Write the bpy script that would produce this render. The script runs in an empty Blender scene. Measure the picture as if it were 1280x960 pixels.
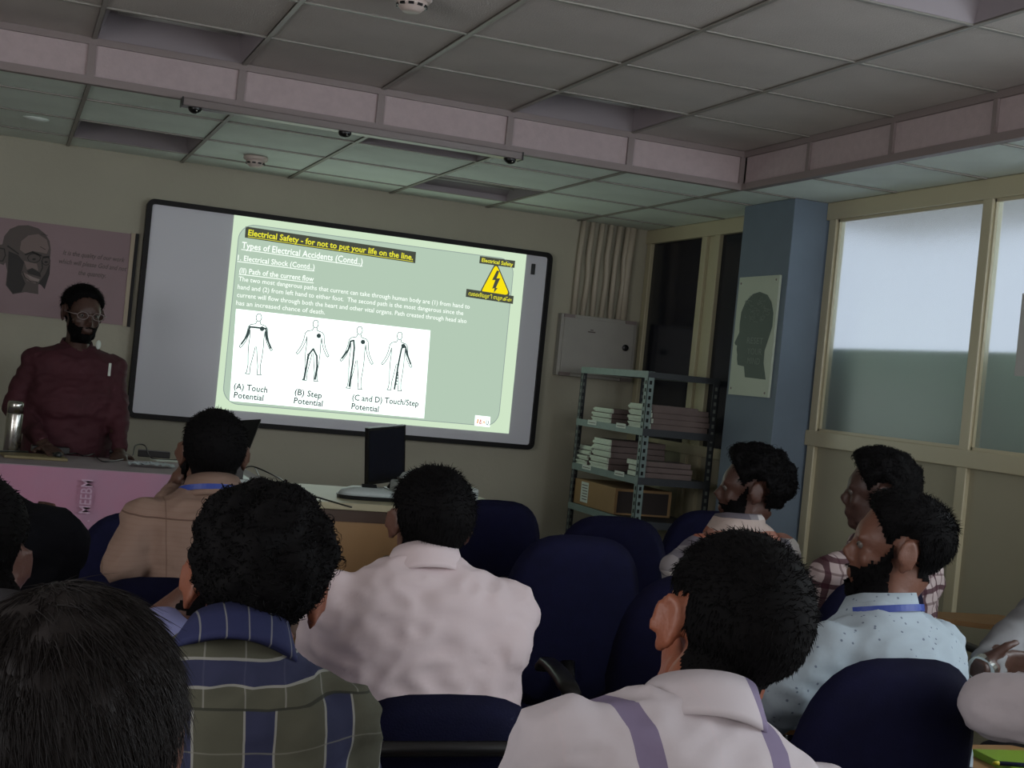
import bpy, bmesh, math, random
from mathutils import Vector, Matrix, Euler, noise
C = bpy.context.scene.collection
PI = math.pi
random.seed(7)

# ---------------------------------------------------------------- camera
CAMZ = 1.38
F, YAW, PITCH, ROLL = 1689.48, 0.3613, -0.0027, 0.0993
fw = Vector((math.sin(YAW)*math.cos(PITCH), math.cos(YAW)*math.cos(PITCH), math.sin(PITCH)))
r0 = Vector((math.cos(YAW), -math.sin(YAW), 0)); u0 = r0.cross(fw)
CR = r0*math.cos(ROLL) + u0*math.sin(ROLL)
CU = u0*math.cos(ROLL) - r0*math.sin(ROLL)
EYE = Vector((0, 0, CAMZ))
cd = bpy.data.cameras.new('camera'); cam = bpy.data.objects.new('camera', cd); C.objects.link(cam)
M = Matrix((CR, CU, -fw)).transposed().to_4x4(); M.translation = EYE
cam.matrix_world = M
cd.sensor_width = 36; cd.lens = F/1280*36; cd.clip_start = 0.05
bpy.context.scene.camera = cam

def ray(px, py): return fw + CR*((px-640)/F) + CU*((480-py)/F)
def at(px, py, depth): return EYE + ray(px, py)*depth
def atY(px, py, Y): v = ray(px, py); return EYE + v*(Y/v.y)
def atX(px, py, X): v = ray(px, py); return EYE + v*(X/v.x)
def atZ(px, py, Z): v = ray(px, py); return EYE + v*((Z-CAMZ)/v.z)

# ---------------------------------------------------------------- world, lights, exposure
sc = bpy.context.scene
sc.view_settings.view_transform = 'Standard'; sc.view_settings.look = 'None'
sc.view_settings.exposure = 0.0; sc.view_settings.gamma = 1; sc.view_settings.use_curve_mapping = False
try:
    sc.cycles.use_denoising = True
    sc.cycles.max_bounces = 8; sc.cycles.sample_clamp_indirect = 3.0
except Exception: pass
w = bpy.data.worlds.new('World'); sc.world = w; w.use_nodes = True
w.node_tree.nodes['Background'].inputs[0].default_value = (.74, .80, .95, 1)
w.node_tree.nodes['Background'].inputs[1].default_value = 1.15
def area(name, loc, target, sx, sy, power, col):
    l = bpy.data.lights.new(name, 'AREA'); l.shape = 'RECTANGLE'; l.size = sx; l.size_y = sy
    l.energy = power; l.color = col
    o = bpy.data.objects.new(name, l); C.objects.link(o); o.location = loc
    o.rotation_euler = (Vector(target)-Vector(loc)).to_track_quat('-Z', 'Y').to_euler()
    return o
# added fill lamps, out of view, standing for daylight from behind, left and right
area('fill_light_back', (1.3, -2.3, 1.75), (1.6, 5, 1.7), 3.0, 1.1, 38, (1, .96, .96))
area('fill_light_left', (-2.42, 1.8, 1.6), (3.6, 4.4, 1.8), 3.0, 1.1, 74, (.98, .97, 1))
area('fill_light_right', (3.66, 1.4, 1.85), (0, 4.0, 1.6), 3.2, 1.0, 80, (.86, .93, 1))
SLIDE = 1.0

# ---------------------------------------------------------------- materials
def lin(c):
    return tuple(((x/255)/12.92 if x/255 <= .04045 else ((x/255+.055)/1.055)**2.4) for x in c)
def mat(name, col, rough=.6, metal=0, var=0, vscale=8, bump=0, bscale=60, spec=.5, trans=0, col2=None):
    m = bpy.data.materials.new(name); m.use_nodes = True
    nt = m.node_tree; b = nt.nodes['Principled BSDF']
    c = lin(col)
    b.inputs['Base Color'].default_value = (*c, 1); b.inputs['Roughness'].default_value = rough
    b.inputs['Metallic'].default_value = metal; b.inputs['Specular IOR Level'].default_value = spec
    b.inputs['Transmission Weight'].default_value = trans
    tc = nt.nodes.new('ShaderNodeTexCoord')
    if var or col2:
        n = nt.nodes.new('ShaderNodeTexNoise'); n.inputs['Scale'].default_value = vscale; n.inputs['Detail'].default_value = 6
        nt.links.new(tc.outputs['Object'], n.inputs['Vector'])
        r = nt.nodes.new('ShaderNodeValToRGB'); nt.links.new(n.outputs[0], r.inputs[0])
        r.color_ramp.elements[0].position = .35; r.color_ramp.elements[1].position = .65
        c2 = lin(col2) if col2 else tuple(min(1, x*(1+var)) for x in c)
        c1 = c if col2 else tuple(x*(1-var) for x in c)
        r.color_ramp.elements[0].color = (*c1, 1); r.color_ramp.elements[1].color = (*c2, 1)
        nt.links.new(r.outputs[0], b.inputs['Base Color'])
    if bump:
        n2 = nt.nodes.new('ShaderNodeTexNoise'); n2.inputs['Scale'].default_value = bscale; n2.inputs['Detail'].default_value = 4
        nt.links.new(tc.outputs['Object'], n2.inputs['Vector'])
        bp = nt.nodes.new('ShaderNodeBump'); bp.inputs['Strength'].default_value = bump; bp.inputs['Distance'].default_value = .01
        nt.links.new(n2.outputs[0], bp.inputs['Height']); nt.links.new(bp.outputs[0], b.inputs['Normal'])
    return m
def emat(name, col, strength=1.0):
    m = bpy.data.materials.new(name); m.use_nodes = True; nt = m.node_tree
    nt.nodes.clear(); o = nt.nodes.new('ShaderNodeOutputMaterial'); e = nt.nodes.new('ShaderNodeEmission')
    e.inputs[0].default_value = (*lin(col), 1); e.inputs[1].default_value = strength
    nt.links.new(e.outputs[0], o.inputs[0]); return m

# ---------------------------------------------------------------- helpers
class MB:
    def __init__(s): s.bm = bmesh.new()
    def box(s, a, b, bev=0):
        a = Vector(a); b = Vector(b); c = (a+b)/2; d = b-a
        r = bmesh.ops.create_cube(s.bm, size=1, matrix=Matrix.Translation(c) @ Matrix.Diagonal((abs(d.x), abs(d.y), abs(d.z), 1)))
        if bev:
            es = list({e for v in r['verts'] for e in v.link_edges})
            bmesh.ops.bevel(s.bm, geom=es, offset=bev, segments=2, affect='EDGES', profile=.5)
        return s
    def obox(s, c, ux, uy, uz, sx, sy, sz):
        m = Matrix((Vector(ux)*sx, Vector(uy)*sy, Vector(uz)*sz)).transposed().to_4x4(); m.translation = Vector(c)
        bmesh.ops.create_cube(s.bm, size=1, matrix=m); return s
    def poly(s, pts, flip=False):
        vs = [s.bm.verts.new(p) for p in pts]
        s.bm.faces.new(vs[::-1] if flip else vs); return s
    def prism(s, pts, off):
        n = len(pts); a = [s.bm.verts.new(p) for p in pts]; b = [s.bm.verts.new(Vector(p)+Vector(off)) for p in pts]
        s.bm.faces.new(a[::-1]); s.bm.faces.new(b)
        for i in range(n): s.bm.faces.new((a[i], a[(i+1) % n], b[(i+1) % n], b[i]))
        return s
    def tube(s, pts, rad, n=8, caps=True):
        pts = [Vector(p) for p in pts]; rr = rad if isinstance(rad, (list, tuple)) else [rad]*len(pts)
        rings = []; up = None
        for i, p in enumerate(pts):
            t = (pts[min(i+1, len(pts)-1)]-pts[max(i-1, 0)])
            if t.length < 1e-9: t = Vector((0, 0, 1))
            t.normalize()
            if up is None: up = t.orthogonal().normalized()
            x = (up - t*up.dot(t))
            x = x.normalized() if x.length > 1e-6 else t.orthogonal().normalized()
            up = x; y = t.cross(x)
            rings.append([s.bm.verts.new(p + (x*math.cos(2*PI*k/n)+y*math.sin(2*PI*k/n))*rr[i]) for k in range(n)])
        for a, b in zip(rings, rings[1:]):
            for k in range(n): s.bm.faces.new((a[k], a[(k+1) % n], b[(k+1) % n], b[k]))
        if caps: s.bm.faces.new(rings[0][::-1]); s.bm.faces.new(rings[-1])
        return s
    def loft(s, secs, n=24, ex=2.3, caps=True):
        rings = []
        for c, ax, ay, ux, uy in secs:
            ring = []
            for k in range(n):
                a = 2*PI*k/n; ca, sa = math.cos(a), math.sin(a)
                x = math.copysign(abs(ca)**(2/ex), ca)*ax; y = math.copysign(abs(sa)**(2/ex), sa)*ay
                ring.append(s.bm.verts.new(Vector(c)+Vector(ux)*x+Vector(uy)*y))
            rings.append(ring)
        for a, b in zip(rings, rings[1:]):
            for k in range(n): s.bm.faces.new((a[k], a[(k+1) % n], b[(k+1) % n], b[k]))
        if caps: s.bm.faces.new(rings[0][::-1]); s.bm.faces.new(rings[-1])
        return s
    def ell(s, c, rad, mtx=None, seg=2):
        m = (mtx.to_4x4() if mtx else Matrix.Identity(4)); m = Matrix.Translation(Vector(c)) @ m @ Matrix.Diagonal((*rad, 1))
        bmesh.ops.create_icosphere(s.bm, subdivisions=seg, radius=1, matrix=m); return s
    def lathe(s, c, prof, n=24, axis=None):
        rings = [[s.bm.verts.new(Vector(c)+Vector((r*math.cos(2*PI*k/n), r*math.sin(2*PI*k/n), z))) for k in range(n)] for r, z in prof]
        for a, b in zip(rings, rings[1:]):
            for k in range(n): s.bm.faces.new((a[k], a[(k+1) % n], b[(k+1) % n], b[k]))
        s.bm.faces.new(rings[0][::-1]); s.bm.faces.new(rings[-1]); return s
    def build(s, name, m, parent=None, smooth=False, **kw):
        bmesh.ops.recalc_face_normals(s.bm, faces=s.bm.faces)
        me = bpy.data.meshes.new(name); s.bm.to_mesh(me); s.bm.free()
        return link(name, me, m, parent, smooth, **kw)
def link(name, me, m, parent=None, smooth=False, local=False, label=None, cat=None, group=None, kind=None):
    if smooth:
        for p in me.polygons: p.use_smooth = True
    o = bpy.data.objects.new(name, me); C.objects.link(o)
    if m: me.materials.append(m)
    if parent:
        o.parent = parent
        if not local: o.matrix_parent_inverse = full(parent).inverted()
    tag(o, label, cat, group, kind); return o
def full(o):
    m = o.matrix_basis.copy(); p = o
    m = o.matrix_parent_inverse @ m if o.parent else m
    while p.parent:
        q = p.parent; b = q.matrix_basis.copy()
        if q.parent: b = q.matrix_parent_inverse @ b
        m = b @ m; p = q
    return m
def tag(o, label=None, cat=None, group=None, kind=None):
    if label: o['label'] = label
    if cat: o['category'] = cat
    if group: o['group'] = group
    if kind: o['kind'] = kind
    return o
def empty(name, loc, label=None, cat=None, group=None, rz=0, kind=None):
    o = bpy.data.objects.new(name, None); C.objects.link(o); o.location = loc; o.rotation_euler = (0, 0, rz)
    o.empty_display_size = .05
    return tag(o, label, cat, group, kind)
def struct(name, mb, m, parent=None, **k): return mb.build(name, m, parent, kind='structure', **k)
def copy_tree(o, parent=None):
    c = o.copy(); C.objects.link(c)
    if parent: c.parent = parent
    for ch in list(o.children): copy_tree(ch, c)
    return c
def text_mesh(s, size, bold=0, shear=0, font=None):
    cu = bpy.data.curves.new('t', 'FONT'); cu.body = s; cu.size = size; cu.offset = bold; cu.shear = shear; cu.resolution_u = 2
    if font: cu.font = font
    o = bpy.data.objects.new('t', cu); C.objects.link(o)
    dg = bpy.context.evaluated_depsgraph_get(); me = bpy.data.meshes.new_from_object(o.evaluated_get(dg))
    bpy.data.objects.remove(o); bpy.data.curves.remove(cu); return me
def put_text(name, s, p0, p1, h, m, parent, nrm, bold=0, shear=0, font=None, kind=None):
    """text with its baseline from p0 to p1, cap height h, facing nrm"""
    me = text_mesh(s, 1, bold, shear, font)
    xs = [v.co.x for v in me.vertices]; wdt = max(xs)-min(xs); x0 = min(xs)
    ux = (p1-p0); L = ux.length; ux.normalize(); uy = Vector(nrm).cross(ux).normalized()
    sy = h/.7
    for v in me.vertices:
        c = v.co.copy(); v.co = p0 + ux*((c.x-x0)/wdt*L) + uy*(c.y*sy)
    me.materials.clear()
    return link(name, me, m, parent, kind=kind)

# ---------------------------------------------------------------- dimensions
X0, S = 1.4287, .6
HU, HL = 1.1966+CAMZ, 1.0182+CAMZ
YB, D, XR, XF = 5.708, 7.685, 3.74, X0+3*S
XL, YK = -2.5, -2.4

mWall = mat('painted plaster', (176, 172, 154), .75, var=.04, vscale=2, bump=.15, bscale=40)
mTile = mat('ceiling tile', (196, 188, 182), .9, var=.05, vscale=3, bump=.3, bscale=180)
mTileLit = mat('slide-lit ceiling tile', (238, 248, 240), .85, var=.05, vscale=3, bump=.2, bscale=180)  # pale green base paints the slide's bounced light into the lower tiles
mGrid = mat('grid metal', (150, 146, 138), .45)
mFascia = mat('fascia board', (182, 166, 167), .8, var=.04, vscale=30, bump=.15, bscale=90)
mFasFrame = mat('fascia frame', (138, 126, 124), .5)
mCream = mat('cream aluminium', (190, 182, 152), .35, spec=.6)
mLam = mat('cream laminate', (168, 163, 140), .5, var=.03, vscale=3)
mFloor = mat('grey floor tile', (105, 104, 100), .35, var=.08, vscale=4)
mBlue = mat('blue grey paint', (104, 118, 132), .6, var=.03)
mDark = mat('dark film glass', (16, 20, 34), .18, spec=.4)
mBlk = mat('black plastic', (14, 14, 15), .35)
mChrome = mat('brushed steel', (190, 188, 182), .22, metal=1)

# ---------------------------------------------------------------- room shell
struct('floor', MB().box((XL-.1, YK-.1, -.1), (XR+2.6, D+.1, 0)), mFloor)
struct('wall_front', MB().box((XL-.1, D, 0), (XR+.08, D+.12, 3.0)), mWall)
struct('wall_left', MB().box((XL-.1, YK, 0), (XL, D, 3.0)), mWall)
struct('wall_back', MB().box((XL-.1, YK-.1, 0), (XR+.08, YK, 3.0)), mWall)
# pillar
PX, PY0, PY1 = 3.52, 5.69, 6.17
struct('pillar', MB().box((PX, PY0, 0), (XR+.06, PY1, HL), .004), mBlue)

# right wall: aluminium framed glazing with laminate panels below
ZM = -.133+CAMZ
wr = empty('wall_right', (XR, 2, 0), kind='structure')
def mullion(y, wd=.05): MB().box((XR-.03, y-wd/2, 0), (XR+.03, y+wd/2, HL), .004).build('mullion', mCream, wr)
segs = [(PY0-.02, 4.53), (4.53, 3.37), (3.37, 2.21), (2.21, 1.05), (1.05, -.11), (-.11, -1.27), (-1.27, YK)]
MB().box((XR-.035, YK, HL-.085), (XR+.035, PY0, HL), .004).build('top_rail', mCream, wr)
MB().box((XR-.035, YK, ZM-.04), (XR+.035, PY0, ZM+.035), .004).build('middle_rail', mCream, wr)
MB().box((XR-.03, YK, 0), (XR+.03, PY0, .09), .004).build('bottom_rail', mCream, wr)
mPane = mat('frosted glass', (232, 240, 240), .2, spec=.5, trans=.86, bump=.03, bscale=40)
mPane.node_tree.nodes['Principled BSDF'].inputs['IOR'].default_value = 1.3
for i, (a, b) in enumerate(segs):
    mullion(a-.03 if i == 0 else a, .06)
    MB().box((XR-.004, b+.025, ZM+.03), (XR+.004, a-.03, HL-.08)).build('frosted_pane', mPane, wr)
    MB().box((XR-.008, b+.025, .08), (XR+.008, a-.03, ZM-.035)).build('laminate_panel', mLam, wr)
    # thin glazing beads
    mb = MB()
    for (y0, y1, z0, z1) in ((b+.025, b+.04, ZM+.035, HL-.085), (a-.075 if i == 0 else a-.04, a-.06 if i == 0 else a-.025, ZM+.035, HL-.085), (b+.025, a-.025, ZM+.035, ZM+.048), (b+.025, a-.025, HL-.098, HL-.085)):
        mb.box((XR-.018, y0, z0), (XR-.005, y1, z1))
    mb.build('glazing_bead', mCream, wr)
# far glazing beyond the pillar, dark film
wf = empty('window_1', (XR, 6.9, 0), kind='structure')
MB().box((XR-.035, PY1, HL-.085), (XR+.035, D, HL), .004).build('top_rail', mCream, wf)
MB().box((XR-.035, PY1, ZM-.19), (XR+.035, D, ZM-.13), .004).build('middle_rail', mCream, wf)
for y in (D-.04, 6.93, 6.78, PY1+.03):
    MB().box((XR-.03, y-.03, 0), (XR+.03, y+.03, HL), .004).build('mullion', mCream, wf)
for a, b in ((PY1+.05, 6.76), (6.95, D-.06)):
    MB().box((XR-.006, a, ZM-.14), (XR+.006, b, HL-.08)).build('dark_pane', mDark, wf)
    MB().box((XR-.008, a, .02), (XR+.008, b, ZM-.185)).build('laminate_panel', mLam, wf)
MB().box((XR-.01, 6.79, .02), (XR+.01, 6.92, HL-.08)).build('filler_strip', mCream, wf)

# the passage behind the frosted glass: green-grey parapet with daylight above it
mGreen = mat('green grey distemper', (182, 206, 186), .8)
struct('wall_passage', MB().box((XR+.16, YK-.1, 0), (XR+.22, D+.1, 1.70)), mGreen)
struct('wall_right_upper', MB().box((XR-.03, YK-.1, HL+.002), (XR+.08, D+.1, 2.95)), mWall)
struct('ceiling_passage', MB().box((XR+.06, YK-.1, 2.62), (XR+2.0, D+.1, 2.7)), mTile)
area('passage_daylight', (XR+2.6, 3.5, 2.3), (XR, 4, 1.6), 6, 1.2, 60, (.85, .92, 1))

# ---------------------------------------------------------------- ceiling
ce = empty('ceiling', (1, 3, HU), kind='structure')
MB().box((XL-.1, YK-.1, 2.9), (XR+.1, D+.1, 3.0)).build('slab', mTile, ce)
xl = [X0+i*S for i in range(-7, 4)]; xl[0] = XL
yu = [5.15-.6*j for j in range(0, 12)] + [YK]; yu = [YB] + yu
lights_u = {(5, 0), (5, 4), (8, 1), (8, 0), (8, 4), (8, 8), (5, 8), (2, 0), (2, 4), (2, 8)}
# (column, row) of recessed fittings; column 5 is i=-2..-1, column 8 is i=1..2
lights_u = {(5, 0), (8, 0), (8, 4)}
tile_cache = {}
def tile(x0, x1, y0, y1, z, m):
    k = (round(x1-x0, 3), round(y1-y0, 3), m.name)
    if k not in tile_cache:
        a, b = (x1-x0)/2-.010, (y1-y0)/2-.010
        mb = MB().box((-a, -b, 0), (a, b, .012)); 
        o = mb.build('ceiling_tile', m); me = o.data; bpy.data.objects.remove(o); tile_cache[k] = me
    o = bpy.data.objects.new('ceiling_tile', tile_cache[k]); C.objects.link(o)
    o.parent = ce; o.matrix_parent_inverse = full(ce).inverted()
    o.location = ((x0+x1)/2, (y0+y1)/2, z+.003+random.uniform(0, .0015))
    o.rotation_euler = (random.uniform(-.0015, .0015), random.uniform(-.0015, .0015), 0)
for i in range(len(xl)-1):
    for j in range(len(yu)-1):
        if (i, j) in lights_u: continue
        tile(xl[i], xl[i+1], yu[j+1], yu[j], HU, mTile)
def tee(mb, a, b, z, axis):
    w_ = .0085
    if axis == 'x': mb.box((a[0], a[1]-w_, z-.002), (b[0], a[1]+w_, z+.001)).box((a[0], a[1]-.002, z), (b[0], a[1]+.002, z+.03))
    else: mb.box((a[0]-w_, a[1], z-.003), (a[0]+w_, b[1], z+.001)).box((a[0]-.002, a[1], z), (a[0]+.002, b[1], z+.03))
g = MB()
for x in xl[1:-1]: tee(g, (x, YK), (x, YB), HU, 'y')
for y in yu[1:-1]: tee(g, (XL, y), (XF, y), HU, 'x')
g.build('ceiling_grid', mGrid, ce)
# lower tray along the front wall and the right wall
yl = [YB, 6.116, 6.716, 7.316, D]
xls = xl + [XR+.03]
lights_l = {(5, 2), (7, 0), (8, 2)}
for i in range(len(xls)-1):
    for j in range(4):
        if (i, j) in lights_l: continue
        tile(xls[i], xls[i+1], yl[j], yl[j+1], HL, mTileLit)
yr = [YB] + yu[1:]
for j in range(len(yr)-1): tile(XF, XR+.03, yr[j+1], yr[j], HL, mTileLit)
g = MB()
for x in xl[1:]: tee(g, (x, YB), (x, D), HL, 'y')
for y in yl[1:-1]: tee(g, (XL, y), (XR, y), HL, 'x')
for y in yr[0:-1]: tee(g, (XF, y), (XR, y), HL, 'x')
g.build('ceiling_grid', mGrid, ce)

# fascia step between the two ceiling levels
fa = empty('trim_1', (1.4, YB, HL), label=None, kind='structure')
xd = [XL]+[X0+i*S for i in range(-6, 4)]
FT = .028
for i in range(len(xd)-1):
    MB().box((xd[i]+.012, YB+.008, HL+FT-.004), (xd[i+1]-.012, YB+.02, HU-.022)).build('fascia_panel', mFascia, fa)
for x in xd[1:]: MB().box((x-.018 if x < XF-.1 else x-.02, YB-.004, HL+.02), (x+.012 if x < XF-.1 else x+.004, YB+.016, HU-.01)).build('fascia_post', mFasFrame, fa)
MB().box((XL, YB-.006, HL-.004), (XF+.006, YB+.03, HL+FT)).build('bottom_angle', mFasFrame, fa)
MB().box((XL, YB-.006, HU-.024), (XF, YB+.03, HU+.004)).build('top_angle', mFasFrame, fa)
fb = empty('trim_2', (XF, 2, HL), kind='structure')
yd = [YB]+[5.15-.6*j for j in range(0, 13)]; yd[-1] = YK
for a, b in zip(yd, yd[1:]):
    MB().box((XF+.008, b+.012, HL+FT-.004), (XF+.02, a-.012, HU-.022)).build('fascia_panel', mFascia, fb)
    MB().box((XF-.004, b-.012, HL+.02), (XF+.016, b+.012, HU-.01)).build('fascia_post', mFasFrame, fb)
MB().box((XF-.006, YK, HL-.004), (XF+.03, YB-.006, HL+FT)).build('bottom_angle', mFasFrame, fb)
MB().box((XF-.006, YK, HU-.024), (XF+.03, YB-.006, HU+.004)).build('top_angle', mFasFrame, fb)

# recessed light fittings, all off
mTrof = mat('white enamel reflector', (150, 142, 146), .4)
mTube = mat('fluorescent tube', (190, 190, 186), .3)
def troffer(x0, x1, y0, y1, z, label, style=0):
    t = empty('recessed_light', ((x0+x1)/2, (y0+y1)/2, z), label, 'ceiling light', 'unlit recessed ceiling lights')
    e = .012; h = .11
    mb = MB()
    A = [(x0+e, y0+e), (x1-e, y0+e), (x1-e, y1-e), (x0+e, y1-e)]
    if style == 0:   # pan with sloping sides
        k = .10
        B = [(x0+k*.5, y0+k), (x1-k*.5, y0+k), (x1-k*.5, y1-k), (x0+k*.5, y1-k)]
        for q in range(4):
            a, b = A[q], A[(q+1) % 4]; c, d_ = B[(q+1) % 4], B[q]
            mb.poly([(*a, z+.002), (*b, z+.002), (*c, z+h), (*d_, z+h)])
        mb.poly([(*p, z+h) for p in B])
        mb.build('housing', mTrof, t)
        for s_ in (.36, .64):
            y = y0+(y1-y0)*s_
            MB().tube([(x0+.07, y, z+h-.03), (x1-.07, y, z+h-.03)], .013, 10).build('tube', mTube, t, smooth=True)
    else:
        n = 25; prof = []
        for q in range(n+1):
            u = q/n; prof.append((y0+e+(y1-y0-2*e)*u, z+.03+.075*abs(math.sin(u*2*PI))))
        prof = [(y0+e, z+.002)]+prof+[(y1-e, z+.002)]
        for (ya, za), (yb_, zb) in zip(prof, prof[1:]): mb.poly([(x0+e, ya, za), (x1-e, ya, za), (x1-e, yb_, zb), (x0+e, yb_, zb)])
        mb.build('reflector', mTrof, t, smooth=True)
        MB().box((x0+e, y0+e, z+.002), (x0+e+.004, y1-e, z+h)).build('end_plate', mTrof, t)
        MB().box((x1-e-.004, y0+e, z+.002), (x1-e, y1-e, z+h)).build('end_plate', mTrof, t)
        for s_ in (.25, .75):
            y = y0+(y1-y0)*s_
            MB().tube([(x0+.03, y, z+.06), (x1-.03, y, z+.06)], .013, 10).build('tube', mTube, t, smooth=True)
labs = {(5, 0): 'unlit recessed light fitting in the upper ceiling at the left, against the beam', (8, 0): 'unlit recessed light fitting in the upper ceiling against the beam, right of centre',
        (8, 4): 'unlit recessed light fitting in the upper ceiling at the top right edge of the photo'}
for (i, j) in sorted(lights_u):
    troffer(xl[i], xl[i+1], yu[j+1], yu[j], HU, labs.get((i, j), 'unlit recessed light fitting in the upper ceiling outside the photo'))
troffer(xls[5], xls[6], yl[2], yl[3], HL, 'unlit recessed light fitting near the front wall, above the quotation poster')
troffer(xls[7], xls[8], yl[0], yl[1], HL, 'unlit recessed light fitting right behind the black-domed sensor bar')
troffer(xls[8], xls[9], yl[2], yl[3], HL, 'recessed light fitting with wavy reflector above right half of the projected slide', 1)

# smoke detectors
mOff = mat('off white plastic', (196, 180, 172), .4)
def detector(p, s, label):
    t = empty('smoke_detector', p, label, 'smoke detector')
    x, y, z = p
    MB().lathe((x, y, z), [(.062*s, 0), (.064*s, -.012*s), (.058*s, -.02*s)], 28).build('base', mOff, t, smooth=True)
    MB().lathe((x, y, z), [(.050*s, -.018*s), (.048*s, -.036*s), (.030*s, -.052*s), (.028*s, -.054*s)], 28).build('body', mOff, t, smooth=True)
    for k in range(10):
        a = 2*PI*k/10; c = Vector((x+math.cos(a)*.047*s, y+math.sin(a)*.047*s, z-.036*s))
        MB().obox(c, (math.cos(a), math.sin(a), 0), (-math.sin(a), math.cos(a), 0), (0, 0, 1), .006*s, .018*s, .008*s).build('vent', mBlk, t)
p = atZ(516, -6, HU); detector((p.x, p.y, HU), 1.0, 'round smoke detector on the upper ceiling at the top edge of the photo')
p = atZ(320, 196, HL); detector((p.x, p.y, HL), 1.0, 'round smoke detector on the lower ceiling above the whiteboard')
p = atZ(45, 148, HL); MB().lathe((p.x, p.y, HL), [(.06, 0), (.06, -.004), (.03, -.012), (.012, -.014)], 20).build('ceiling_speaker', mTileLit, smooth=True, label='flat round fitting on the lower ceiling at the far left', cat='ceiling fitting')

# camera bar for the touch board, hung under the beam
YS = 5.66
a = atY(228, 128, YS); b = atY(650, 197, YS); zz = HL-.012
mBar = mat('grey aluminium bar', (120, 112, 110), .35, metal=.4)
sb = empty('sensor_bar', ((a.x+b.x)/2, YS, zz), 'long grey aluminium bar with three black dome cameras under the ceiling beam', 'camera bar')
MB().box((a.x, YS-.03, zz-.028), (b.x, YS+.035, zz+.004), .003).build('rail', mBar, sb)
MB().box((a.x-.005, YS-.033, zz-.03), (a.x, YS+.037, zz+.006)).build('end_cap', mBlk, sb)
MB().box((b.x, YS-.033, zz-.03), (b.x+.005, YS+.037, zz+.006)).build('end_cap', mBlk, sb)
MB().box((a.x+.01, YS+.036, zz-.026), (b.x-.01, YS+.040, zz-.02)).box((a.x+.01, YS+.036, zz-.010), (b.x-.01, YS+.040, zz-.004)).build('bright_strip', mChrome, sb)
for px, py in ((244, 135), (431, 167), (637, 202)):
    q = atY(px, py, YS)
    MB().ell((q.x, YS, zz-.03), (.028, .028, .022), seg=3).build('camera_dome', mBlk, sb, smooth=True)
    MB().ell((q.x+.004, YS-.026, zz-.042), (.004, .003, .004)).build('lens', mChrome, sb, smooth=True)

# ---------------------------------------------------------------- whiteboard and slide
YW = D-.045
bx0, bx1, bz0, bz1 = .664, 3.064, CAMZ-.409, CAMZ+.793
mBoard = mat('whiteboard enamel', (222, 222, 230), .42, spec=.5)
mBFrame = mat('dark board frame', (12, 9, 10), .5, spec=.25)
wb = empty('whiteboard', ((bx0+bx1)/2, D-.02, bz0), 'large whiteboard in a dark rounded frame on the front wall, slide projected on it', 'whiteboard')
MB().box((bx0+.02, YW, bz0+.02), (bx1-.02, D-.001, bz1-.02)).build('board_surface', mBoard, wb)
def rrect(x0, x1, z0, z1, r, n=6):
    pts = []
    for cx, cz, a0 in ((x1-r, z1-r, 0), (x0+r, z1-r, 90), (x0+r, z0+r, 180), (x1-r, z0+r, 270)):
        for k in range(n+1):
            a = math.radians(a0+90*k/n); pts.append((cx+r*math.cos(a), cz+r*math.sin(a)))
    return pts
def frame_ring(name, o_, i_, y0, y1, m, parent):
    mb = MB(); n = len(o_)
    vo = [[mb.bm.verts.new((x, y, z)) for x, z in o_] for y in (y0, y1)]
    vi = [[mb.bm.verts.new((x, y, z)) for x, z in i_] for y in (y0, y1)]
    for k in range(n):
        l = (k+1) % n
        mb.bm.faces.new((vo[0][k], vo[0][l], vi[0][l], vi[0][k])); mb.bm.faces.new((vo[0][k], vo[0][l], vo[1][l], vo[1][k]))
        mb.bm.faces.new((vi[0][k], vi[0][l], vi[1][l], vi[1][k])); mb.bm.faces.new((vo[1][k], vo[1][l], vi[1][l], vi[1][k]))
    return mb.build(name, m, parent)
frame_ring('frame', rrect(bx0, bx1, bz0, bz1, .04), rrect(bx0+.028, bx1-.028, bz0+.028, bz1-.028, .015), YW-.02, D-.001, mBFrame, wb)
q = atY(666, 336, YW)
MB().box((q.x-.012, YW-.012, q.z-.035), (q.x+.012, YW-.001, q.z+.03), .002).build('pen_clip', mBlk, wb)

# projected slide (light on the board)
YP = YW-.003
eBord = emat('slide border light', (208, 230, 200), SLIDE)
ePan = emat('slide panel light', (180, 202, 182), SLIDE)
eWhite = emat('slide white light', (238, 255, 248), 1.7*SLIDE)
eTxt = emat('slide text white', (246, 255, 246), 1.15*SLIDE)
eYel = emat('slide text yellow', (236, 232, 60), SLIDE)
eBox = emat('slide dark box', (72, 76, 66), SLIDE)
eInk = emat('slide ink', (58, 72, 72), SLIDE)
eInk2 = emat('slide thin ink', (96, 112, 110), SLIDE)
eGrey = emat('slide fine line', (140, 155, 152), SLIDE)
eHat = emat('slide triangle yellow', (250, 228, 20), SLIDE)
eOr = emat('slide logo orange', (230, 150, 50), SLIDE); eRed = emat('slide logo red', (200, 90, 80), SLIDE)
sx0, sx1, sz0, sz1 = 1.137, 2.897, CAMZ-.322, CAMZ+.768
sl = MB().box((sx0, YP, sz0), (sx1, YP+.002, sz1)).build('projected_slide', eBord, wb)
YQ = YP-.001
def SP(px, py, k=0): return atY(px, py, YQ-.0008*k)
def slab(name, pts, m, k=0):
    mb = MB().poly([Vector((p[0], YQ-.0008*k, p[1])) for p in pts]); return mb.build(name, m, sl)
def quad(name, px, m, k=0):
    return slab(name, [(SP(*p).x, SP(*p).z) for p in px], m, k)
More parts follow.
